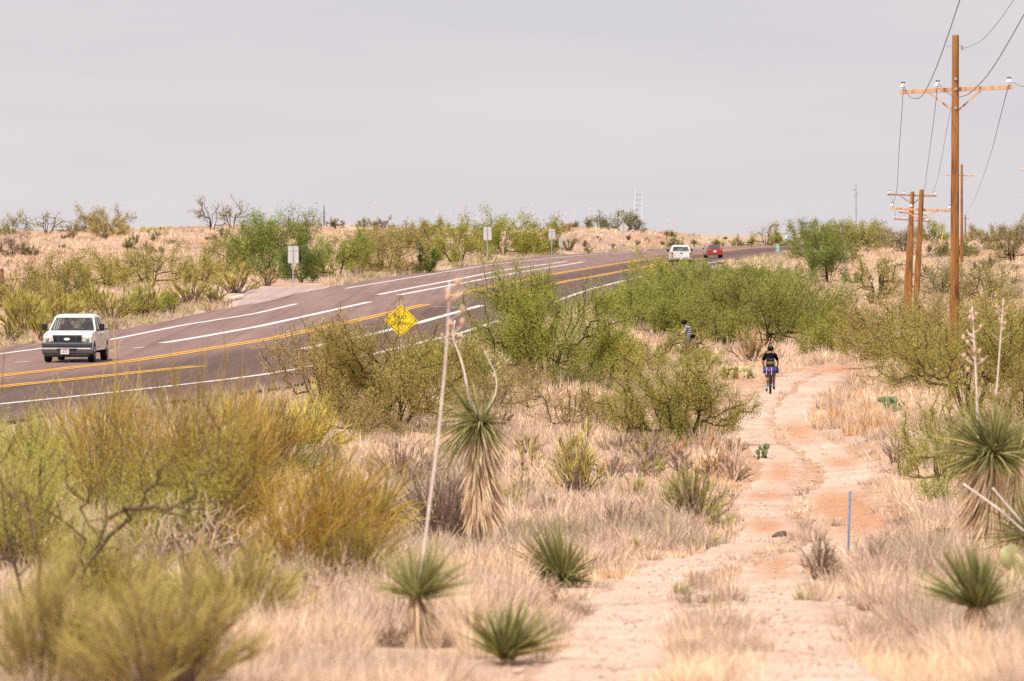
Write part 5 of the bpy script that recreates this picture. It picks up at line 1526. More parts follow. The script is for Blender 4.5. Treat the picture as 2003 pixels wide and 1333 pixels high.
wire('thin jumper wire hanging between the crossarms of the pole pair', [(1742, 386, 32), (1748, 400, 34), (1751, 420, 31), (1750, 431, 29)], .012)
for i_, (y0, y1, ys) in enumerate(((372, 362, 374), (379, 371, 383), (387, 378, 392), (398, 386, 402))):
    wire('transmission wire strung across the sky between the white and grey poles, ' + ('topmost', 'second from top', 'third from top', 'lowest')[i_], [(1256, y0, 6.4), (1350, (y0 * 2 + y1) / 3 + 3.5, 6.42), (1470, (y0 + y1) / 2 + 4.5, 6.5), (1580, (y0 + 2 * y1) / 3 + 2.5, 6.55), (1674, y1, 6.6)], .016, 5, mat='wire_far')
    wire('transmission wire running right from the grey steel pole, ' + ('topmost', 'second from top', 'third from top', 'lowest')[i_], [(1674, y1, 6.6), (1760, y1 + 5, 6.6), (1860, y1 + 6, 6.6), (2060, y1 - 4, 6.6)], .016, 5, mat='wire_far')
    wire('transmission wire descending left from the white poles, ' + ('topmost', 'second from top', 'third from top', 'lowest')[i_], [(1242, y0 - 1, 6), (1100, y0 + 14, 6), (950, y0 + 23, 6), (700, y0 + 28, 6), (400, y0 + 24, 6)], .016, 5, mat='wire_far')
wire('low cable crossing the sky behind the far bushes', [(1256, 444, 9), (1360, 448, 9), (1500, 444, 9), (1600, 432, 9), (1674, 418, 9), (1760, 424, 9), (1860, 426, 9), (2060, 418, 9)], .016, 5, mat='wire_far')
# ------------------------------------------------------------------ the plants of the photo, one by one
G, LG, DG, OL, YG, GO, GG, BR = (0.305, 0.348, 0.067), (0.390, 0.415, 0.079), (0.183, 0.244, 0.061), (0.329, 0.299, 0.104), (0.512, 0.476, 0.110), (0.439, 0.348, 0.079), (0.354, 0.354, 0.183), (0.293, 0.232, 0.146)
DARK, GREY, TAN = (.055, .042, .034), (.20, .155, .13), (.30, .22, .16)
mes = 'mesquite_bush'
# centre: between the track and the highway
shrub(1070, 745, 275, 212, 'big bright green mesquite with dark many stemmed base in the middle, before the road', G, DARK, den=1.05, name=mes, cat='mesquite', stems=8, lobes=8, zmin=.10, seed=11, rt=1.3)
shrub(1322, 872, 240, 178, 'olive green mesquite with bare dark stems beside the cyclist track', (0.329, 0.329, 0.079), DARK, den=.9, name=mes, cat='mesquite', stems=11, lobes=8, zmin=.12, seed=12, rt=1.35)
shrub(772, 838, 270, 215, 'olive brown mesquite growing in front of the yellow warning sign', (0.366, 0.329, 0.091), DARK, den=.9, name=mes, cat='mesquite', stems=10, lobes=8, zmin=.12, seed=13, rt=1.3)
shrub(640, 812, 170, 180, 'thin open brown stemmed shrub left of the warning sign', (0.403, 0.342, 0.110), (.15, .10, .065), den=.32, name=mes, cat='mesquite', stems=12, lobes=7, zmin=.2, lean=-.25, seed=14, rt=1.2)
shrub(885, 770, 190, 112, 'green bush filling the gap behind the tall yucca and its stalks', (0.293, 0.329, 0.073), DARK, den=.95, name=mes, cat='mesquite', stems=7, seed=15)
shrub(1110, 845, 170, 98, 'nearly bare brown twiggy shrub below the big bright mesquite', (0.366, 0.305, 0.098), (.12, .085, .07), den=.22, stems=8, lobes=6, name='twiggy_shrub', seed=16, rt=1.2)
shrub(1185, 760, 130, 105, 'sparse bright green bush between the big mesquite and the track mesquite', LG, DARK, den=.6, name=mes, cat='mesquite', seed=17)
shrub(1025, 765, 110, 62, 'thorny brown green undergrowth at the foot of the big mesquite', (0.305, 0.268, 0.098), (.12, .09, .07), den=.5, name='twiggy_shrub', seed=18)
# green mass right of the highway
for px_, pb_, w_, h_, s_, tint, den, lab in (
    (1405, 612, 320, 106, 32, (0.230, 0.283, 0.075), 1.1, 'wide grey green mesquite hiding the wheels of the far white pickup'),
    (1500, 705, 290, 150, 38, (0.263, 0.289, 0.069), 1.0, 'large olive green mesquite behind the cyclist, nearest of the thicket'),
    (1300, 640, 130, 92, 31, LG, .85, 'pale yellow green bush at the shoulder right of the centre mesquite'),
    (1255, 694, 150, 105, 37, (0.244, 0.304, 0.064), .95, 'bright green bush left of the rider in plaid shirt'),
    (1395, 680, 120, 86, 35, (0.239, 0.299, 0.069), .95, 'green bush directly behind the rider in plaid shirt'),
    (1560, 660, 190, 112, 33, (0.239, 0.283, 0.064), 1.0, 'green mesquite at the right end of the thicket'),
    (1445, 560, 200, 58, 25, (0.234, 0.273, 0.069), 1.1, 'dull green bush crowning the thicket below the red car'),
    (1620, 690, 100, 96, 41, (0.293, 0.315, 0.069), .85, 'yellowish green bush drooping over the end of the track'),
    (1607, 530, 120, 78, 17.5, (0.214, 0.262, 0.069), 1.0, 'green mesquite right of the blue and white sign'),
    (1622, 560, 84, 82, 22, DG, 1.15, 'dark green bush standing on the sandy slope')):
    shrub(px_, pb_, w_, h_, lab, tint, DARK, s=s_, den=den, name=mes, cat='mesquite', zmin=.05, lobes=9, rt=.8)
broom(1468, 704, 96, 60, 'dry straw coloured bush just left of the cyclist head', (.50, .37, .18), s=44, den=1.2, name='dry_bush')
broom(1230, 650, 110, 74, 'yellow green broom bush by the road shoulder behind the centre mesquite', (0.575, 0.550, 0.138), s=36, den=1.3)
# far right, hill and skyline
for px_, pb_, w_, h_, s_, tint, den, lab in (
    (1590, 474, 88, 52, 12, (0.256, 0.268, 0.098), .75, 'round dark tree on the skyline right of the blue sign'),
    (1692, 474, 92, 52, 12, (0.317, 0.317, 0.104), .85, 'olive green tree at the foot of the grey steel pole'),
    (1722, 490, 74, 48, 14, (0.378, 0.378, 0.183), .9, 'pale grey green round bush left of the pole pair'),
    (1665, 500, 110, 54, 14.5, (0.329, 0.342, 0.098), .9, 'olive bush below the grey steel pole'),
    (1768, 496, 62, 52, 15, (0.268, 0.256, 0.146), .7, 'dull grey bush just behind the pole pair'),
    (1826, 472, 66, 40, 12, (0.329, 0.354, 0.085), .9, 'bright green bush between the pole pair and tall pole on the hilltop'),
    (1924, 474, 74, 36, 12.5, (0.403, 0.378, 0.159), .8, 'pale sandy green bush on the hilltop right of the tall pole'),
    (1988, 470, 62, 44, 13, (0.244, 0.244, 0.091), .7, 'dark open tree on the hilltop at the right edge'),
    (1980, 540, 90, 78, 19, (0.293, 0.268, 0.110), .6, 'brownish shrub with dark stems at the right edge of the hill'),
    (1842, 521, 58, 42, 17, (0.256, 0.268, 0.110), .8, 'dark olive bush at the base of the yellow guy wire guard'),
    (1893, 524, 50, 42, 17, (0.268, 0.293, 0.098), .8, 'dark green bush just right of the tall pole on the slope'),
    (1838, 580, 130, 70, 26, (0.293, 0.287, 0.122), .7, 'greyish olive bush spreading on both sides of the tall pole'),
    (1930, 620, 120, 90, 31, (0.305, 0.293, 0.098), .55, 'open twiggy olive bush on the right slope'),
    (1765, 715, 220, 148, 46, (0.348, 0.317, 0.104), .85, 'large olive brown mesquite hiding the feet of the pole pair'),
    (1905, 745, 230, 165, 52, (0.342, 0.299, 0.098), .6, 'big brownish mesquite behind the pale seed stalks'),
    (1500, 478, 54, 44, 11.5, (0.403, 0.378, 0.159), .5, 'sparse pale tree on the skyline left of the blue sign'),
    (1524, 476, 34, 28, 12, (0.268, 0.317, 0.073), 1.0, 'small dark green bush behind the blue sign'),
    (1452, 474, 30, 20, 12, (0.342, 0.305, 0.146), .8, 'small dull bush on the skyline above the red car'),
    (1320, 480, 30, 24, 14, (0.305, 0.317, 0.122), .9, 'small green bush on the bank above the far white pickup')):
    shrub(px_, pb_, w_, h_, lab, tint, DARK, s=s_, den=den, name=mes if h_ > 45 else 'desert_shrub', cat='mesquite' if h_ > 45 else 'shrub')
shrub(1716, 597, 92, 82, 'small mesquite with thick dark trunk standing alone on the sandy slope', (0.354, 0.342, 0.104), DARK, s=25, den=.5, name=mes, cat='mesquite', stems=5, rt=1.4)
shrub(1895, 855, 320, 225, 'large mesquite overhanging the track from the right, behind the big yucca', (0.342, 0.336, 0.085), (.07, .05, .04), s=66, den=.7, name=mes, cat='mesquite', stems=9, lobes=9, zmin=.25, rt=1.2, seed=31)
shrub(1842, 960, 150, 215, 'feathery green mesquite hanging low left of the big yucca', (0.354, 0.378, 0.079), (.10, .07, .05), den=.42, name=mes, cat='mesquite', stems=7, lobes=7, zmin=.12, seed=32)
shrub(1845, 1000, 84, 70, 'little green feathery seedling below the hanging mesquite', (0.329, 0.378, 0.079), (.10, .07, .05), den=.5, stems=6, seed=33)
shrub(1772, 938, 86, 84, 'small leafless dark shrub in dry grass right of the track', OL, (.09, .06, .05), den=.1, leafy=False, stems=5, lobes=5, name='bare_shrub', seed=34, rt=1.0)
# left of the highway
for px_, pb_, w_, h_, s_, tint, den, lab in (
    (538, 553, 165, 130, 25.2, (0.226, 0.293, 0.067), 1.2, 'big rounded green mesquite left of the highway, behind the nearest sign'),
    (590, 551, 66, 70, 25.8, (0.146, 0.201, 0.055), 1.2, 'dark green bush right behind the nearest sign post'),  # one even leaf tint, the darkest green in this list
    (440, 545, 80, 82, 24, (0.329, 0.317, 0.085), .9, 'olive green bush between the grassy hill and the big rounded mesquite'),
    (660, 532, 116, 82, 24, (0.275, 0.323, 0.067), 1.0, 'bright green mesquite right of the nearest sign'),
    (765, 522, 140, 92, 23, (0.348, 0.311, 0.104), .95, 'brownish olive mesquite in the middle of the roadside thicket'),
    (838, 526, 42, 62, 23, (0.171, 0.244, 0.055), 1.2, 'narrow dark green bush standing at the road edge'),
    (893, 504, 116, 80, 20, (0.329, 0.348, 0.085), .85, 'light green mesquite with a bent bare trunk showing'),
    (985, 490, 112, 76, 17.2, (0.299, 0.342, 0.067), 1.1, 'dense green mesquite behind the second rectangular sign'),
    (1045, 489, 90, 72, 16.8, (0.329, 0.348, 0.073), 1.1, 'light green mesquite at the right end of the roadside thicket'),
    (720, 470, 90, 44, 17, (0.342, 0.329, 0.110), .9, 'pale olive bush peeping over the roadside thicket'),
    (800, 475, 120, 50, 17, (0.311, 0.323, 0.091), .9, 'green bush rising behind the brownish olive mesquite'),
    (870, 468, 90, 44, 15, (0.329, 0.342, 0.085), .9, 'small green tree crown behind the bent trunk mesquite'),
    (295, 565, 170, 88, 27, (0.348, 0.329, 0.085), .62, 'sprawling mesquite with crooked dark branches beside the hill'),
    (105, 590, 130, 96, 31, (0.348, 0.323, 0.091), .62, 'olive shrub with slanting stems above the near pickup'),
    (150, 600, 70, 62, 32, (0.232, 0.232, 0.073), .9, 'dark olive shrub on the bank above the pickup roof'),
    (210, 578, 110, 74, 28, (0.390, 0.366, 0.098), .8, 'yellowish olive shrub right of the slanting stems'),
    (35, 600, 90, 60, 32, (0.268, 0.250, 0.091), .7, 'dark twiggy olive shrub beside the rusty post'),
    (400, 570, 80, 62, 27, (0.378, 0.354, 0.098), .75, 'dull yellow olive shrub at the end of the side road'),
    (20, 448, 70, 42, 13, (0.329, 0.317, 0.122), .6, 'open green shrub on the skyline at the left edge'),
    (198, 450, 96, 52, 13, (0.354, 0.323, 0.122), .8, 'domed olive mesquite on the left skyline'),
    (212, 472, 70, 34, 14, (0.378, 0.336, 0.110), .7, 'low spreading olive shrub just below the domed skyline mesquite'),
    (30, 499, 84, 42, 18, (0.305, 0.244, 0.159), .5, 'dull purplish grey brush at the left edge of the hill'),
    (58, 497, 30, 26, 18, (0.268, 0.262, 0.110), .9, 'small olive shrub beside the dull purplish brush'),
    (1212, 455, 70, 40, 12.5, (0.232, 0.244, 0.098), .55, 'open dark tree on the skyline behind the diamond sign'),
    (1172, 452, 44, 34, 12.5, (0.268, 0.268, 0.122), .5, 'sparse grey green tree left of the diamond sign'),
    (1245, 456, 36, 32, 12.5, (0.244, 0.268, 0.122), .6, 'small grey green tree under the white transmission poles'),
    (1104, 468, 28, 20, 13.5, (0.366, 0.293, 0.146), .8, 'little straw brown shrub above the narrow delineator'),
    (752, 440, 36, 28, 12.5, (0.293, 0.220, 0.159), .4, 'leafless grey brown tree crown above the thicket'),
    (575, 449, 44, 24, 13, (0.317, 0.268, 0.171), .5, 'greyish shrub on the skyline right of the dead trees'),
    (612, 448, 34, 20, 12.5, (0.342, 0.305, 0.159), .6, 'pale shrub on the skyline left of the dark short pole'),
    (655, 449, 34, 20, 12.5, (0.317, 0.281, 0.146), .6, 'pale shrub on the skyline right of the dark short pole'),
    (712, 448, 26, 22, 12.5, (0.329, 0.329, 0.134), .7, 'small green shrub on the skyline above the thicket')):
    big = h_ > 60
    shrub(px_, pb_, w_, h_, lab, tint, DARK, s=s_, den=den, name=mes if big else 'desert_shrub', cat='mesquite' if big else 'shrub', zmin=.06, lobes=8 if big else None, rt=.9)
for px_, pb_, w_, h_, lab, sd_ in ((411, 452, 62, 68, 'left of two dead leafless trees on the hill crest', 41), (455, 449, 60, 62, 'right of two dead leafless trees on the hill crest', 42), (92, 462, 92, 48, 'bare spreading dead tree on the left hill crest', 43), (140, 474, 46, 22, 'low dead brown brush below the bare tree', 44)):
    shrub(px_, pb_, w_, h_, lab, OL, (.07, .052, .045), s=13, leafy=True, den=.10, stems=4, lobes=7, name='dead_tree', cat='dead tree', zmin=.15, seed=sd_, rt=.9)
for px_, pb_, w_, h_, tint, lab in (
    (462, 574, 98, 58, (.50, .44, .12), 'big yellow green broom bush at the mouth of the side road'),
    (48, 660, 130, 84, (.44, .41, .10), 'yellow green broom at the left edge above the road'),
    (120, 640, 110, 66, (.48, .43, .12), 'tall yellow broom right above the near pickup roof'),
    (215, 632, 110, 60, (.46, .41, .12), 'straw yellow broom right of the near pickup'),
    (275, 622, 90, 66, (.42, .40, .11), 'yellow green broom beside the bright green bush'),
    (372, 598, 110, 60, (.45, .40, .12), 'pale yellow broom left of the side road'),
    (420, 596, 60, 40, (.38, .36, .12), 'low olive broom at the corner of the side road'),
    (170, 655, 70, 44, (.40, .38, .12), 'low green broom touching the shoulder behind the pickup'),
    (20, 668, 60, 40, (.37, .36, .12), 'low broom at the far left road edge'),
    (330, 612, 60, 34, (.40, .30, .14), 'small straw coloured bush under the bright green bush'),
    (615, 545, 50, 24, (.50, .40, .18), 'tan grassy bush at the foot of the nearest sign'),
    (520, 560, 60, 32, (.48, .36, .17), 'tan dry bush at the foot of the big rounded mesquite'),
    (1012, 490, 46, 16, (.42, .36, .17), 'low tan bush by the second rectangular sign'),
    (1112, 492, 44, 25, (.30, .29, .10), 'olive bush beside the narrow delineator'),
    (1150, 496, 22, 15, (.34, .38, .06), 'small round bright green bush on the bank'),
    (1143, 484, 16, 14, (.36, .34, .12), 'tiny green bush above the round bright one'),
    (780, 532, 60, 24, (.46, .34, .16), 'tan brush between the thicket and the highway'),
    (700, 540, 60, 22, (.42, .33, .15), 'low straw brush below the bright green mesquite')):
    broom(px_, pb_, w_, h_, lab, tint, den=1.25)
broom(331, 614, 36, 42, 'single vivid green bush at the roadside left of the side road', (.30, .40, .045), den=1.6)
# near and middle ground brooms
broom(1130, 985, 130, 135, 'pale yellow green broom with dark stems in the grass right of the tall yucca', (0.688, 0.625, 0.163), den=.8, seed=51, tw=.8)
broom(1355, 1032, 160, 118, 'green broom with dark stems beside the track near the yellow flowers', (.38, .37, .10), den=.9, seed=52, tw=.8)
broom(1040, 925, 70, 62, 'small yellowish broom behind the pale broom', (.55, .49, .15), den=.7)
broom(1000, 1010, 70, 60, 'faint yellow green sprout at the foot of the tall yucca', (0.625, 0.575, 0.163), den=.6)
broom(585, 900, 230, 112, 'soft yellow green broom spreading left of the tall stalk', (0.725, 0.625, 0.125), den=1.1, seed=53)
broom(480, 845, 130, 70, 'pale yellow broom below the road shoulder', (0.700, 0.600, 0.163), den=.8)
broom(600, 1165, 340, 270, 'large leaning golden olive broom left of the tall stalk', (0.529, 0.378, 0.082), den=1.6, lean=.28, seed=54, open_=.9, tw=1.0, woody=(.26, .20, .16))
broom(375, 1120, 360, 370, 'tall dark golden broom rising in front of the road', (0.390, 0.269, 0.076), den=1.4, lean=.06, seed=55, woody=(.28, .21, .17))
broom(385, 860, 70, 165, 'orange tinged broom tip standing highest against the asphalt', (0.534, 0.348, 0.082), s=105, den=1.7, seed=56)
broom(215, 1040, 330, 290, 'olive gold broom behind the crooked branches at left', (0.578, 0.440, 0.133), den=.9, seed=57)
broom(105, 1385, 300, 290, 'olive gold broom in the near left corner', (.53, .45, .15), den=1.7, seed=58)
broom(310, 1390, 420, 270, 'low golden broom in the foreground between corner broom and yuccas', (.53, .45, .15), den=1.7, seed=59)
broom(40, 1140, 230, 260, 'yellow olive broom at the left edge under the crooked branches', (.53, .45, .15), den=1.5, seed=60)
broom(40, 1372, 130, 110, 'pale grey green bush in the bottom left corner', (.42, .42, .28), den=1.3, seed=61)
broom(470, 1040, 200, 250, 'golden broom between the tall dark broom and the leaning one', (0.578, 0.417, 0.119), den=1.5, seed=62)
broom(868, 1066, 200, 150, 'purplish grey dead brush around the foot of the tall yucca', (.30, .235, .20), den=.55, seed=63, name='dead_brush', woody=(.17, .13, .115), tw=1.2, open_=.8)
broom(780, 960, 200, 100, 'grey tan dead brush behind the tall stalk', (.46, .36, .29), den=.6, seed=64, name='dead_brush', woody=(.22, .17, .14))
broom(1605, 1135, 86, 84, 'grey brown dry shrub growing between the two ruts', (.36, .28, .20), den=.9, seed=65, name='dry_bush', woody=(.16, .12, .10))
broom(1215, 1050, 130, 66, 'low grey brown dead brush left of the green broom', (.42, .32, .25), den=.5, seed=66, name='dead_brush', woody=(.2, .15, .13))
broom(1720, 1130, 130, 90, 'pale grey dry brush right of the blue stake', (.50, .41, .34), den=.5, seed=67, name='dead_brush', woody=(.26, .2, .17))
broom(1845, 1065, 56, 42, 'little green tinged bush left of the big yucca trunk', (.36, .33, .13), den=.8, seed=68)
broom(1270, 905, 150, 62, 'tangled grey brown brush under the track mesquite', (.38, .29, .21), den=.6, seed=69, name='dead_brush', woody=(.2, .15, .12))
# crooked bare branched mesquite close by on the left
shrub(75, 1180, 560, 450, 'crooked thin leaved mesquite reaching over the left foreground', (0.403, 0.488, 0.085), (.10, .068, .052), s=185, den=.085, name=mes, cat='mesquite', stems=6, lobes=8, zmin=.25, lean=.35, seed=71, rt=2.0, twigs=85, spread=.9)
shrub(10, 1090, 230, 370, 'slender dark stemmed mesquite at the left frame edge', (0.415, 0.488, 0.098), (.10, .075, .06), s=140, den=.12, name=mes, cat='mesquite', stems=5, lobes=6, zmin=.2, lean=.08, seed=72, rt=1.5, twigs=70)
shrub(350, 1130, 240, 190, 'tangle of pale grey dead branches inside the golden broom', OL, (.34, .26, .22), s=150, leafy=False, den=.1, name='dead_branches', cat='dead shrub', stems=8, lobes=6, seed=73, rt=2.2, zmin=.05, spread=.9)
shrub(585, 1215, 190, 150, 'bleached dead stems at the foot of the leaning broom', OL, (.30, .22, .16), s=168, leafy=False, den=.1, name='dead_branches', cat='dead shrub', stems=7, lobes=5, seed=74, rt=1.0, zmin=.2)
shrub(625, 1000, 120, 140, 'sprigs of dark green leaves left of the pale rosette', (.17, .25, .06), (.12, .09, .06), den=.28, stems=5, lobes=5, seed=75)
shrub(560, 1205, 90, 110, 'bright green weedy sprout below the golden broom', (.34, .42, .07), (.2, .16, .1), s=165, den=.3, stems=5, lobes=4, seed=76)

shrub(800, 815, 130, 205, 'thin leafy sprigs standing right in front of the yellow warning sign', (.36, .36, .09), (.16, .13, .07), s=60, den=.06, twigs=60, name=mes, cat='mesquite', stems=7, seed=77, rt=.9)
shrub(1960, 700, 150, 120, 'brown twiggy bush behind the faint grey seed stalk', (.33, .28, .10), DARK, s=46, den=.55, name=mes, cat='mesquite', seed=78)
shrub(1690, 690, 100, 90, 'olive bush at the right side of the track crest', (.36, .34, .09), DARK, s=43, den=.8, name=mes, cat='mesquite', seed=79)
shrub(1990, 870, 150, 150, 'brownish mesquite filling the right edge behind the biggest yucca', (.34, .31, .09), DARK, s=72, den=.6, name=mes, cat='mesquite', seed=80)
shrub(1348, 730, 125, 40, 'low leafy sprouts in front of the white bicycle', (.33, .35, .09), (.12, .09, .06), s=44.5, den=1.1, seed=404)
shrub(1245, 738, 150, 72, 'leafy green bush above the left shoulder of the track mesquite', (.29, .31, .075), DARK, s=46, den=1.0, name=mes, cat='mesquite', seed=405)
shrub(965, 805, 170, 84, 'twiggy olive brush right of the tall yucca head', (.33, .29, .11), (.10, .075, .06), den=.55, name='twiggy_shrub', seed=406)
shrub(1195, 835, 120, 74, 'olive brush between the bare twiggy shrub and the track mesquite', (.34, .31, .10), (.10, .075, .06), den=.6, name='twiggy_shrub', seed=407)
shrub(700, 858, 170, 92, 'brown olive brush at the left foot of the sign mesquite', (.35, .30, .10), (.10, .075, .06), den=.6, name='twiggy_shrub', seed=408)
shrub(1130, 770, 120, 60, 'dark green low growth under the right side of the big mesquite', (.24, .25, .07), DARK, den=.9, name='twiggy_shrub', seed=409)
broom(1346, 722, 130, 50, 'low straw and green brush hiding the wheels of the white bicycle', (.52, .43, .17), s=41, den=1.0, name='dry_bush')
shrub(1285, 704, 120, 82, 'leafy green bush just left of the white bicycle', (.27, .31, .07), DARK, s=38.5, den=.9, name=mes, cat='mesquite', seed=401)
shrub(1405, 700, 130, 84, 'olive green bush just right of the white bicycle', (.28, .30, .07), DARK, s=38.5, den=.85, name=mes, cat='mesquite', seed=402)
shrub(1345, 690, 120, 88, 'leafy bush close behind the back of the rider in plaid', (.26, .29, .07), DARK, s=37.5, den=.9, name=mes, cat='mesquite', seed=403)
broom(1240, 760, 120, 60, 'dry tan brush between the rider in plaid and the track mesquite', (.56, .42, .24), s=48, den=.8, name='dry_bush')
# ------------------------------------------------------------------ yuccas
yucca(930, 1092, 938, 842, 66, 'tall shaggy yucca in the middle with two curved seed stalks', n=190, skirt=520, s=118, up=.95, maxang=150, wl=.026, skirtlen=1.0, trunk_r=.12, seed=81,
      stalks=[([(936, 830), (918, 790), (908, 740), (900, 712), (892, 690), (886, 668), (890, 640)], .024, (13, .60, .22, .028, 2)), ([(945, 830), (962, 800), (971, 775), (969, 745), (958, 722), (948, 700)], .015, (6, .55, .11, .020, 1))])
yucca(815, 1270, 818, 1160, 78, 'yucca with a very tall bare pale stalk leaning to the right', n=210, skirt=220, up=.25, maxang=88, wl=.016, yellow=.16, trunk_r=.075, seed=82, skirtlen=1.0, skirtflare=.42,
      stalks=[([(822, 1140), (838, 1000), (856, 860), (866, 760), (873, 680), (877, 610), (879, 545)], .0155, (7, .70, .26, .028, 1))])
yucca(1097, 1150, 1097, 1128, 76, 'round spiky green yucca rosette on the grass left of the track', n=230, up=.22, maxang=108, wl=.020, yellow=.04, seed=83)
yucca(985, 1300, 988, 1275, 76, 'small spiky yucca near the bottom beside the left rut', n=150, up=.15, maxang=95, wl=.019, yellow=.06, seed=84)
yucca(1912, 1262, 1912, 1178, 78, 'dark green fan yucca on tan dead leaves, bottom right', n=210, skirt=200, up=.08, maxang=86, wl=.017, yellow=-.12, trunk_r=.07, seed=85, skirtlen=1.05, skirtflare=.6)
yucca(1925, 1105, 1940, 885, 84, 'biggest shaggy yucca at the right edge with brown skirt', n=280, skirt=620, s=130, up=.45, maxang=128, wl=.022, yellow=-.03, trunk_r=.13, seed=86, skirtlen=.95,
      stalks=[([(1915, 880), (1913, 820), (1910, 750), (1907, 690), (1904, 640), (1902, 598)], .020, (20, .42, .19, .030, 1))])
yucca(1978, 1105, 1980, 930, 70, 'yucca behind the biggest one with a faint grey seed stalk', n=150, skirt=120, s=120, up=.3, wl=.022, seed=87,
      stalks=[([(1948, 810), (1952, 770), (1957, 700), (1960, 660), (1963, 618)], .016, (15, .35, .16, .022, 1))])
yucca(2022, 1130, 2026, 1020, 78, 'yucca cut by the right edge with two broken pale stalks', n=170, skirt=90, s=150, up=.25, wl=.018, seed=88,
      stalks=[([(2015, 1020), (1980, 985), (1935, 950), (1884, 914)], .026, None), ([(2020, 1020), (1995, 985), (1970, 955), (1942, 922)], .022, None)])
yucca(742, 1045, 742, 1000, 88, 'pale yellowish yucca rosette left of the tall stalk with drooping dry leaves', n=120, skirt=60, s=112, up=.35, maxang=110, wl=.022, yellow=.34, seed=89, skirtlen=1.6, skirtflare=.5)
yucca(362, 1235, 368, 1200, 62, 'small yucca among the golden brooms at lower left', n=110, s=172, up=.15, maxang=80, wl=.016, yellow=.2, seed=90)
yucca(1330, 1165, 1330, 1158, 22, 'tiny green grassy yucca seedling between the ruts', n=60, up=.2, maxang=80, wl=.01, yellow=.3, seed=91)
yucca(1571, 1180, 1571, 1172, 16, 'tiny green seedling at the right edge of the right rut', n=50, up=.2, maxang=80, wl=.009, yellow=.3, seed=92)
def skyyucca(px, pb, top, label, R=9, tan=False, x2=None, s=12.5, head=True):
    x2 = px if x2 is None else x2
    yucca(px, pb, px, pb - R * .9, R, label, s=s, n=46, skirt=24 if tan else 0, wl=.05, up=.2, trunk_r=.16,
          stalks=[([(px, pb - R * .7), ((px * 2 + x2) / 3, (pb * 2 + top) / 3), ((px + 2 * x2) / 3, (pb + 2 * top) / 3), (x2, top)], .06, (7 if head else 4, .68, .30, .05, 1))], podcol='pale_head')
for a in ((530, 449, 406, 'yucca with tan flower spike behind the big rounded mesquite', 8, True), (653, 449, 419, 'short yucca stalk just right of the dark short pole', 8, True), (734, 449, 391, 'tallest yucca spike on the skyline above the thicket, with tan skirt', 9, True),
          (854, 452, 397, 'yucca spike rising over the middle of the thicket', 7, False), (906, 452, 386, 'lone yucca spike with a bushy head above the thicket', 7, False), (1041, 452, 398, 'yucca spike behind the right end of the thicket', 8, False),
          (1083, 451, 417, 'leaning yucca spike above the small rectangular sign', 8, False, 1089), (1107, 450, 414, 'thin straight yucca spike right of the leaning one', 7, False), (1124, 450, 405, 'yucca spike with tan skirt left of the bare trees', 9, True),
          (1151, 453, 397, 'yucca with thick brown trunk and spike on the bank top', 11, True, 1155), (1213, 455, 402, 'yucca spike rising behind the diamond sign', 9, True), (1304, 464, 425, 'yucca spike above the far white pickup', 8, False),
          (1315, 464, 418, 'yucca spike with tan skirt right above the far white pickup', 9, True, 1318), (1358, 466, 440, 'leaning yucca spike between the far pickup and the red car', 7, False, 1363), (1403, 468, 439, 'yucca spike directly above the red car', 8, False),
          (1470, 470, 427, 'yucca with bent spike left of the pale skyline tree', 10, True, 1459), (1230, 455, 410, 'slim yucca spike under the white poles', 7, False)):
    skyyucca(*a[:4], a[4], a[5], a[6] if len(a) > 6 else None)
yucca(249, 492, 249, 476, 15, 'dark green yucca rosette on the grassy hill above the sprawling mesquite', s=18, n=90, wl=.05, up=.2, seed=93)
yucca(463, 520, 463, 508, 9, 'yucca with a curved pale stalk in front of the big rounded mesquite', s=25, n=40, wl=.035, seed=94, stalks=[([(455, 512), (460, 495), (462, 478), (460, 466)], .035, (9, .7, .35, .08, 1))], podcol='petal')
yucca(300, 478, 300, 470, 9, 'small yucca with bent white stalk on the hill', s=15.5, n=36, wl=.05, seed=95, stalks=[([(307, 474), (304, 462), (299, 454)], .07, None)])
for px_, pb_, hh_, lab in ((228, 448, 26, 'orange tan dead yucca stump beside the domed mesquite'), (250, 460, 20, 'second orange tan yucca stump on the hill crest')):
    yucca(px_, pb_, px_, pb_ - hh_ * .7, 8, lab, s=13.5, n=24, skirt=60, wl=.05, trunk_r=.2, yellow=.3)

# ------------------------------------------------------------------ cacti, flowers, stones
cactus(1440, 718, 96, 46, 'large yellowish prickly pear clump left of the cyclist', s=49, n=110, tint=(1, 0, 0), size=.12, seed=1)
cactus(1480, 900, 52, 34, 'small dark green prickly pear at the edge of the left rut', n=16, tint=(0, 1, 0), size=.10, seed=2)
cactus(1745, 832, 64, 34, 'grey green prickly pear under the overhanging mesquite', s=60, n=26, tint=(0, 1, 0), size=.12, seed=3)
cactus(2000, 1190, 90, 84, 'bright yellowish prickly pear at the lower right edge', s=155, n=12, tint=(1, 0, 0), size=.17, seed=4)
cactus(302, 456, 76, 20, 'wide prickly pear patch on the left hill crest', s=13.5, n=70, tint=(1, 0, 0), size=.28, seed=5)
cactus(1420, 470, 60, 17, 'prickly pear patch on the skyline above the red car', s=12.5, n=50, tint=(1, 0, 0), size=.27, seed=6)
cactus(1945, 496, 46, 20, 'prickly pear on the hilltop right of the tall pole', s=15, n=34, tint=(1, 0, 0), size=.25, seed=7)
cactus(1905, 520, 44, 18, 'prickly pear clump on the slope beside the dark green bush', s=17, n=30, tint=(1, 0, 0), size=.22, seed=8)
cactus(1945, 585, 56, 34, 'prickly pear half way down the right slope', s=27, n=34, tint=(1, 0, 0), size=.22, seed=9)
cactus(1672, 602, 16, 8, 'little green prickly pear on the sandy slope', s=25.5, n=10, tint=(0, 1, 0), size=.13, seed=10)
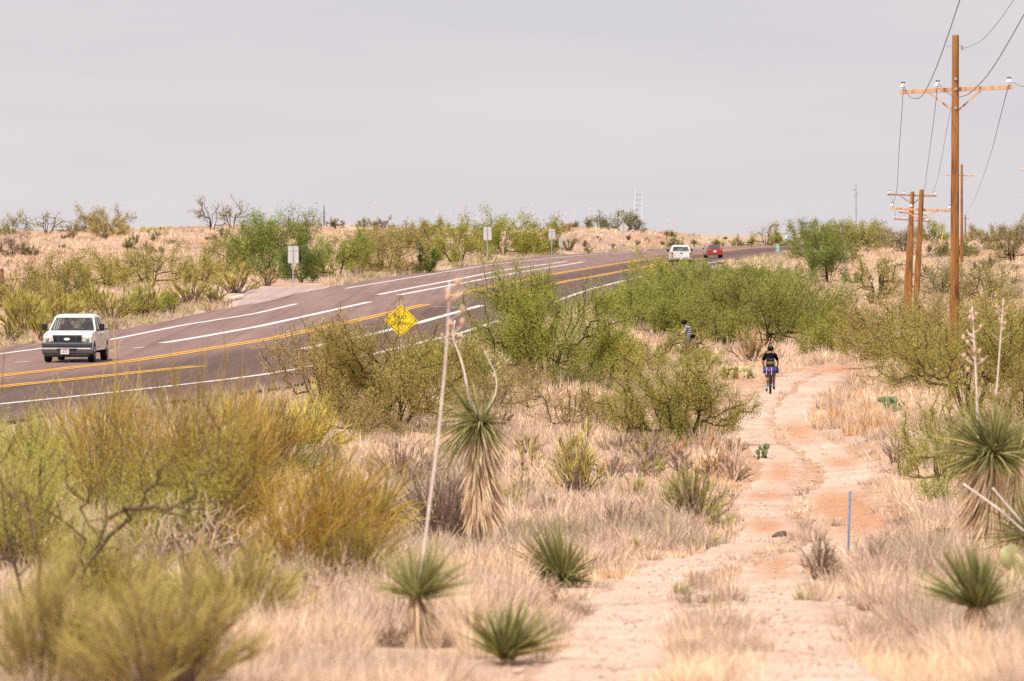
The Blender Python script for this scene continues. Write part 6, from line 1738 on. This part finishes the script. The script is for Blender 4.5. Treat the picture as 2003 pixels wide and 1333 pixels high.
cactus(124, 488, 22, 13, 'dark cholla like cactus on the hill slope', s=17, n=26, tint=(0, 1, 0), size=.16, seed=11)
cactus(168, 497, 22, 18, 'pale cholla like cactus on the hill slope', s=18, n=26, tint=(1, 0, 0), size=.16, seed=12)
x_, y_ = base_at(1415, 1072)
fl = thing('desert_marigold', 'cluster of small yellow daisies at the left edge of the track', 'wildflower', (x_, y_, gz(x_, y_)))
rf_ = random.Random(4); st_, fl_ = MB(), MB()
for k in range(8):
    dx, dy = rf_.uniform(-.24, .24), rf_.uniform(-.5, .5); hgt = rf_.uniform(.14, .32)
    st_.tube([(dx, dy, 0), (dx + .02, dy, hgt)], .003, 4); fl_.ell((dx + .02, dy, hgt), (.022, .022, .009), None, 8, 4)
st_.build('stems', M['olive'], fl); fl_.build('petals', M['flower'], fl)
x_, y_ = base_at(1527, 1054)
rk = MB(); rot = Matrix.Rotation(.4, 3, 'Z')
rk.ell((0, 0, .05), (.13, .10, .085), rot, 12, 8); rk.ell((-.09, .02, .03), (.09, .07, .05), rot, 10, 6); rk.ell((.06, -.02, .10), (.06, .05, .05), rot, 8, 6)
rko = rk.build('rock', M['rock'], None, loc=(x_, y_, gz(x_, y_)))
dm = rko.modifiers.new('weld', 'REMESH'); dm.mode = 'VOXEL'; dm.voxel_size = .018
tag(rko, 'dark brown lump of rock lying on the left rut', 'rock')
x_, y_ = base_at(1550, 752)
rk = MB(); rk.ell((0, 0, .04), (.14, .10, .07), None, 12, 8)
tag(rk.build('pale_stone', M['track'], None, smooth=True, loc=(x_, y_, gz(x_, y_))), 'pale flat stone in the grass right of the cyclist', 'stone')
x_, y_ = base_at(62, 655); th_ = thing('thistle', 'tall thin thistle with purple flower heads left of the near pickup', 'wildflower', (x_, y_, gz(x_, y_)))
st_, fl_ = MB(), MB()
for k in range(7):
    dx = rf_.uniform(-.35, .35); hgt = rf_.uniform(.9, 1.5)
    st_.tube([(dx * .2, 0, 0), (dx * .5, 0, hgt * .6), (dx, 0, hgt)], .012, 4); fl_.ell((dx, 0, hgt), (.04, .04, .05), None, 7, 5)
st_.build('stems', M['olive'], th_); fl_.build('flower_heads', M['thistle'], th_)

# little shrubs strewn over the slopes: nothing tells them apart
rs = random.Random(77)
def strew(n, xr_, yr_, wr, label, group, tints, kind='broom'):
    k = 0
    while k < n:
        px_, py_ = rs.uniform(*xr_), rs.uniform(*yr_)
        x, y = base_at(px_, py_)
        if xl(np.array([y]))[0] - 1.0 < x < xr(np.array([y]))[0] + 1.0: continue
        if rut_dist(np.array([x]), np.array([y]))[0] < 1.0: continue
        w_ = rs.uniform(*wr)
        broom(px_, py_, w_, w_ * rs.uniform(.45, .75), label, rs.choice(tints), group=group, name='low_shrub', seed=rs.randrange(99999), den=1.1)
        k += 1
strew(34, (0, 620), (462, 520), (12, 30), 'low dull shrub dotted over the grassy hill left of the highway', 'low shrubs on the left hill', [(.36, .30, .15), (.44, .33, .19), (.30, .29, .12), (.46, .34, .2)])
strew(16, (1060, 1420), (466, 488), (8, 18), 'small tuft of brush on the bank above the far vehicles', 'small brush on the far bank', [(.40, .32, .17), (.36, .33, .13), (.44, .32, .2)])
strew(26, (1640, 2000), (490, 610), (14, 36), 'low dry shrub dotted over the sandy slope on the right', 'low shrubs on the right slope', [(.42, .33, .19), (.36, .32, .13), (.47, .36, .24)])
strew(22, (180, 640), (585, 690), (16, 30), 'small weedy shrub along the far shoulder of the highway', 'weeds along the far shoulder', [(.36, .35, .13), (.44, .38, .17), (.34, .36, .16)])
strew(26, (1180, 1460), (880, 1010), (40, 90), 'dry tan bunchgrass clump in the field left of the track', 'bunchgrass left of the track', [(.62, .42, .26), (.58, .44, .32), (.50, .40, .33)])
strew(22, (1690, 2000), (880, 1300), (44, 100), 'dry pale bunchgrass clump in the field right of the track', 'bunchgrass right of the track', [(.64, .46, .31), (.58, .46, .36), (.55, .44, .36)])
strew(24, (640, 1160), (1080, 1330), (50, 110), 'dry pale bunchgrass clump in the foreground among the yuccas', 'bunchgrass among the yuccas', [(.66, .48, .34), (.60, .47, .37), (.62, .46, .30)])

strew(30, (0, 420), (600, 668), (50, 95), 'soft yellow green brush massed along the far shoulder behind the near pickup', 'yellow green brush along the far shoulder', [(.50, .45, .12), (.44, .42, .11), (.52, .44, .15), (.40, .39, .11)])
broom(470, 1250, 300, 190, 'golden olive broom in front of the bleached dead stems', (.53, .45, .15), den=1.4, seed=301)
broom(200, 1235, 330, 190, 'olive gold broom under the fork of the crooked mesquite', (.53, .45, .15), den=1.4, seed=302)
broom(680, 1195, 200, 170, 'low dark olive broom at the right end of the leaning broom', (.36, .28, .06), den=1.4, seed=303, lean=.15)
broom(520, 960, 200, 170, 'dark gold broom tops behind the leaning broom', (0.433, 0.310, 0.083), den=1.4, seed=304)
broom(90, 960, 220, 150, 'yellow green broom low against the near shoulder at left', (.48, .44, .11), den=1.2, seed=305)
strew(26, (640, 1300), (840, 1040), (50, 110), 'tangled grey brown brush in the field between the road and the track', 'tangled brush in the middle field', [(.40, .30, .22), (.46, .36, .26), (.36, .27, .20), (.50, .42, .20)], 'dead')
strew(16, (1100, 1420), (840, 1100), (36, 80), 'weedy yellow green tuft scattered in the middle field', 'weedy tufts in the middle field', [(.48, .46, .14), (.42, .42, .13), (.52, .47, .17)])
strew(30, (1560, 2000), (470, 640), (16, 40), 'dull olive scrub scattered over the slope behind the poles', 'olive scrub behind the poles', [(.34, .32, .12), (.30, .29, .11), (.38, .33, .15)])
# ------------------------------------------------------------------ grass
grass('dry_grass', 'pale straw coloured dry grass covering the near ground', 15000, 42, 130, 24, (.20, .52), 101, thr=.36, spread=.13, wpx=1.35)
grass('dry_grass', 'pale straw coloured dry grass covering the middle ground', 9500, 130, 330, 18, (.26, .60), 102, thr=.36, spread=.17, wpx=1.0)
grass('dry_grass', 'pale dry grass covering the far slopes', 15000, 300, 1100, 16, (.30, .66), 103, thr=.42, spread=.3, hue=.55)
grass('track_grass', 'low dry tufts growing on the strip between the wheel ruts', 2600, 42, 260, 16, (.16, .40), 104, thr=.38, band=lambda px, py, X, Y, gap, rd: (rd < 2.2), spread=.12, hue=.45)
grass('verge_weeds', 'low green and straw weeds along the edges of the highway', 5000, 150, 900, 16, (.12, .36), 105, thr=.15, band=lambda px, py, X, Y, gap, rd: (gap < 6), spread=.25, hue=.3)
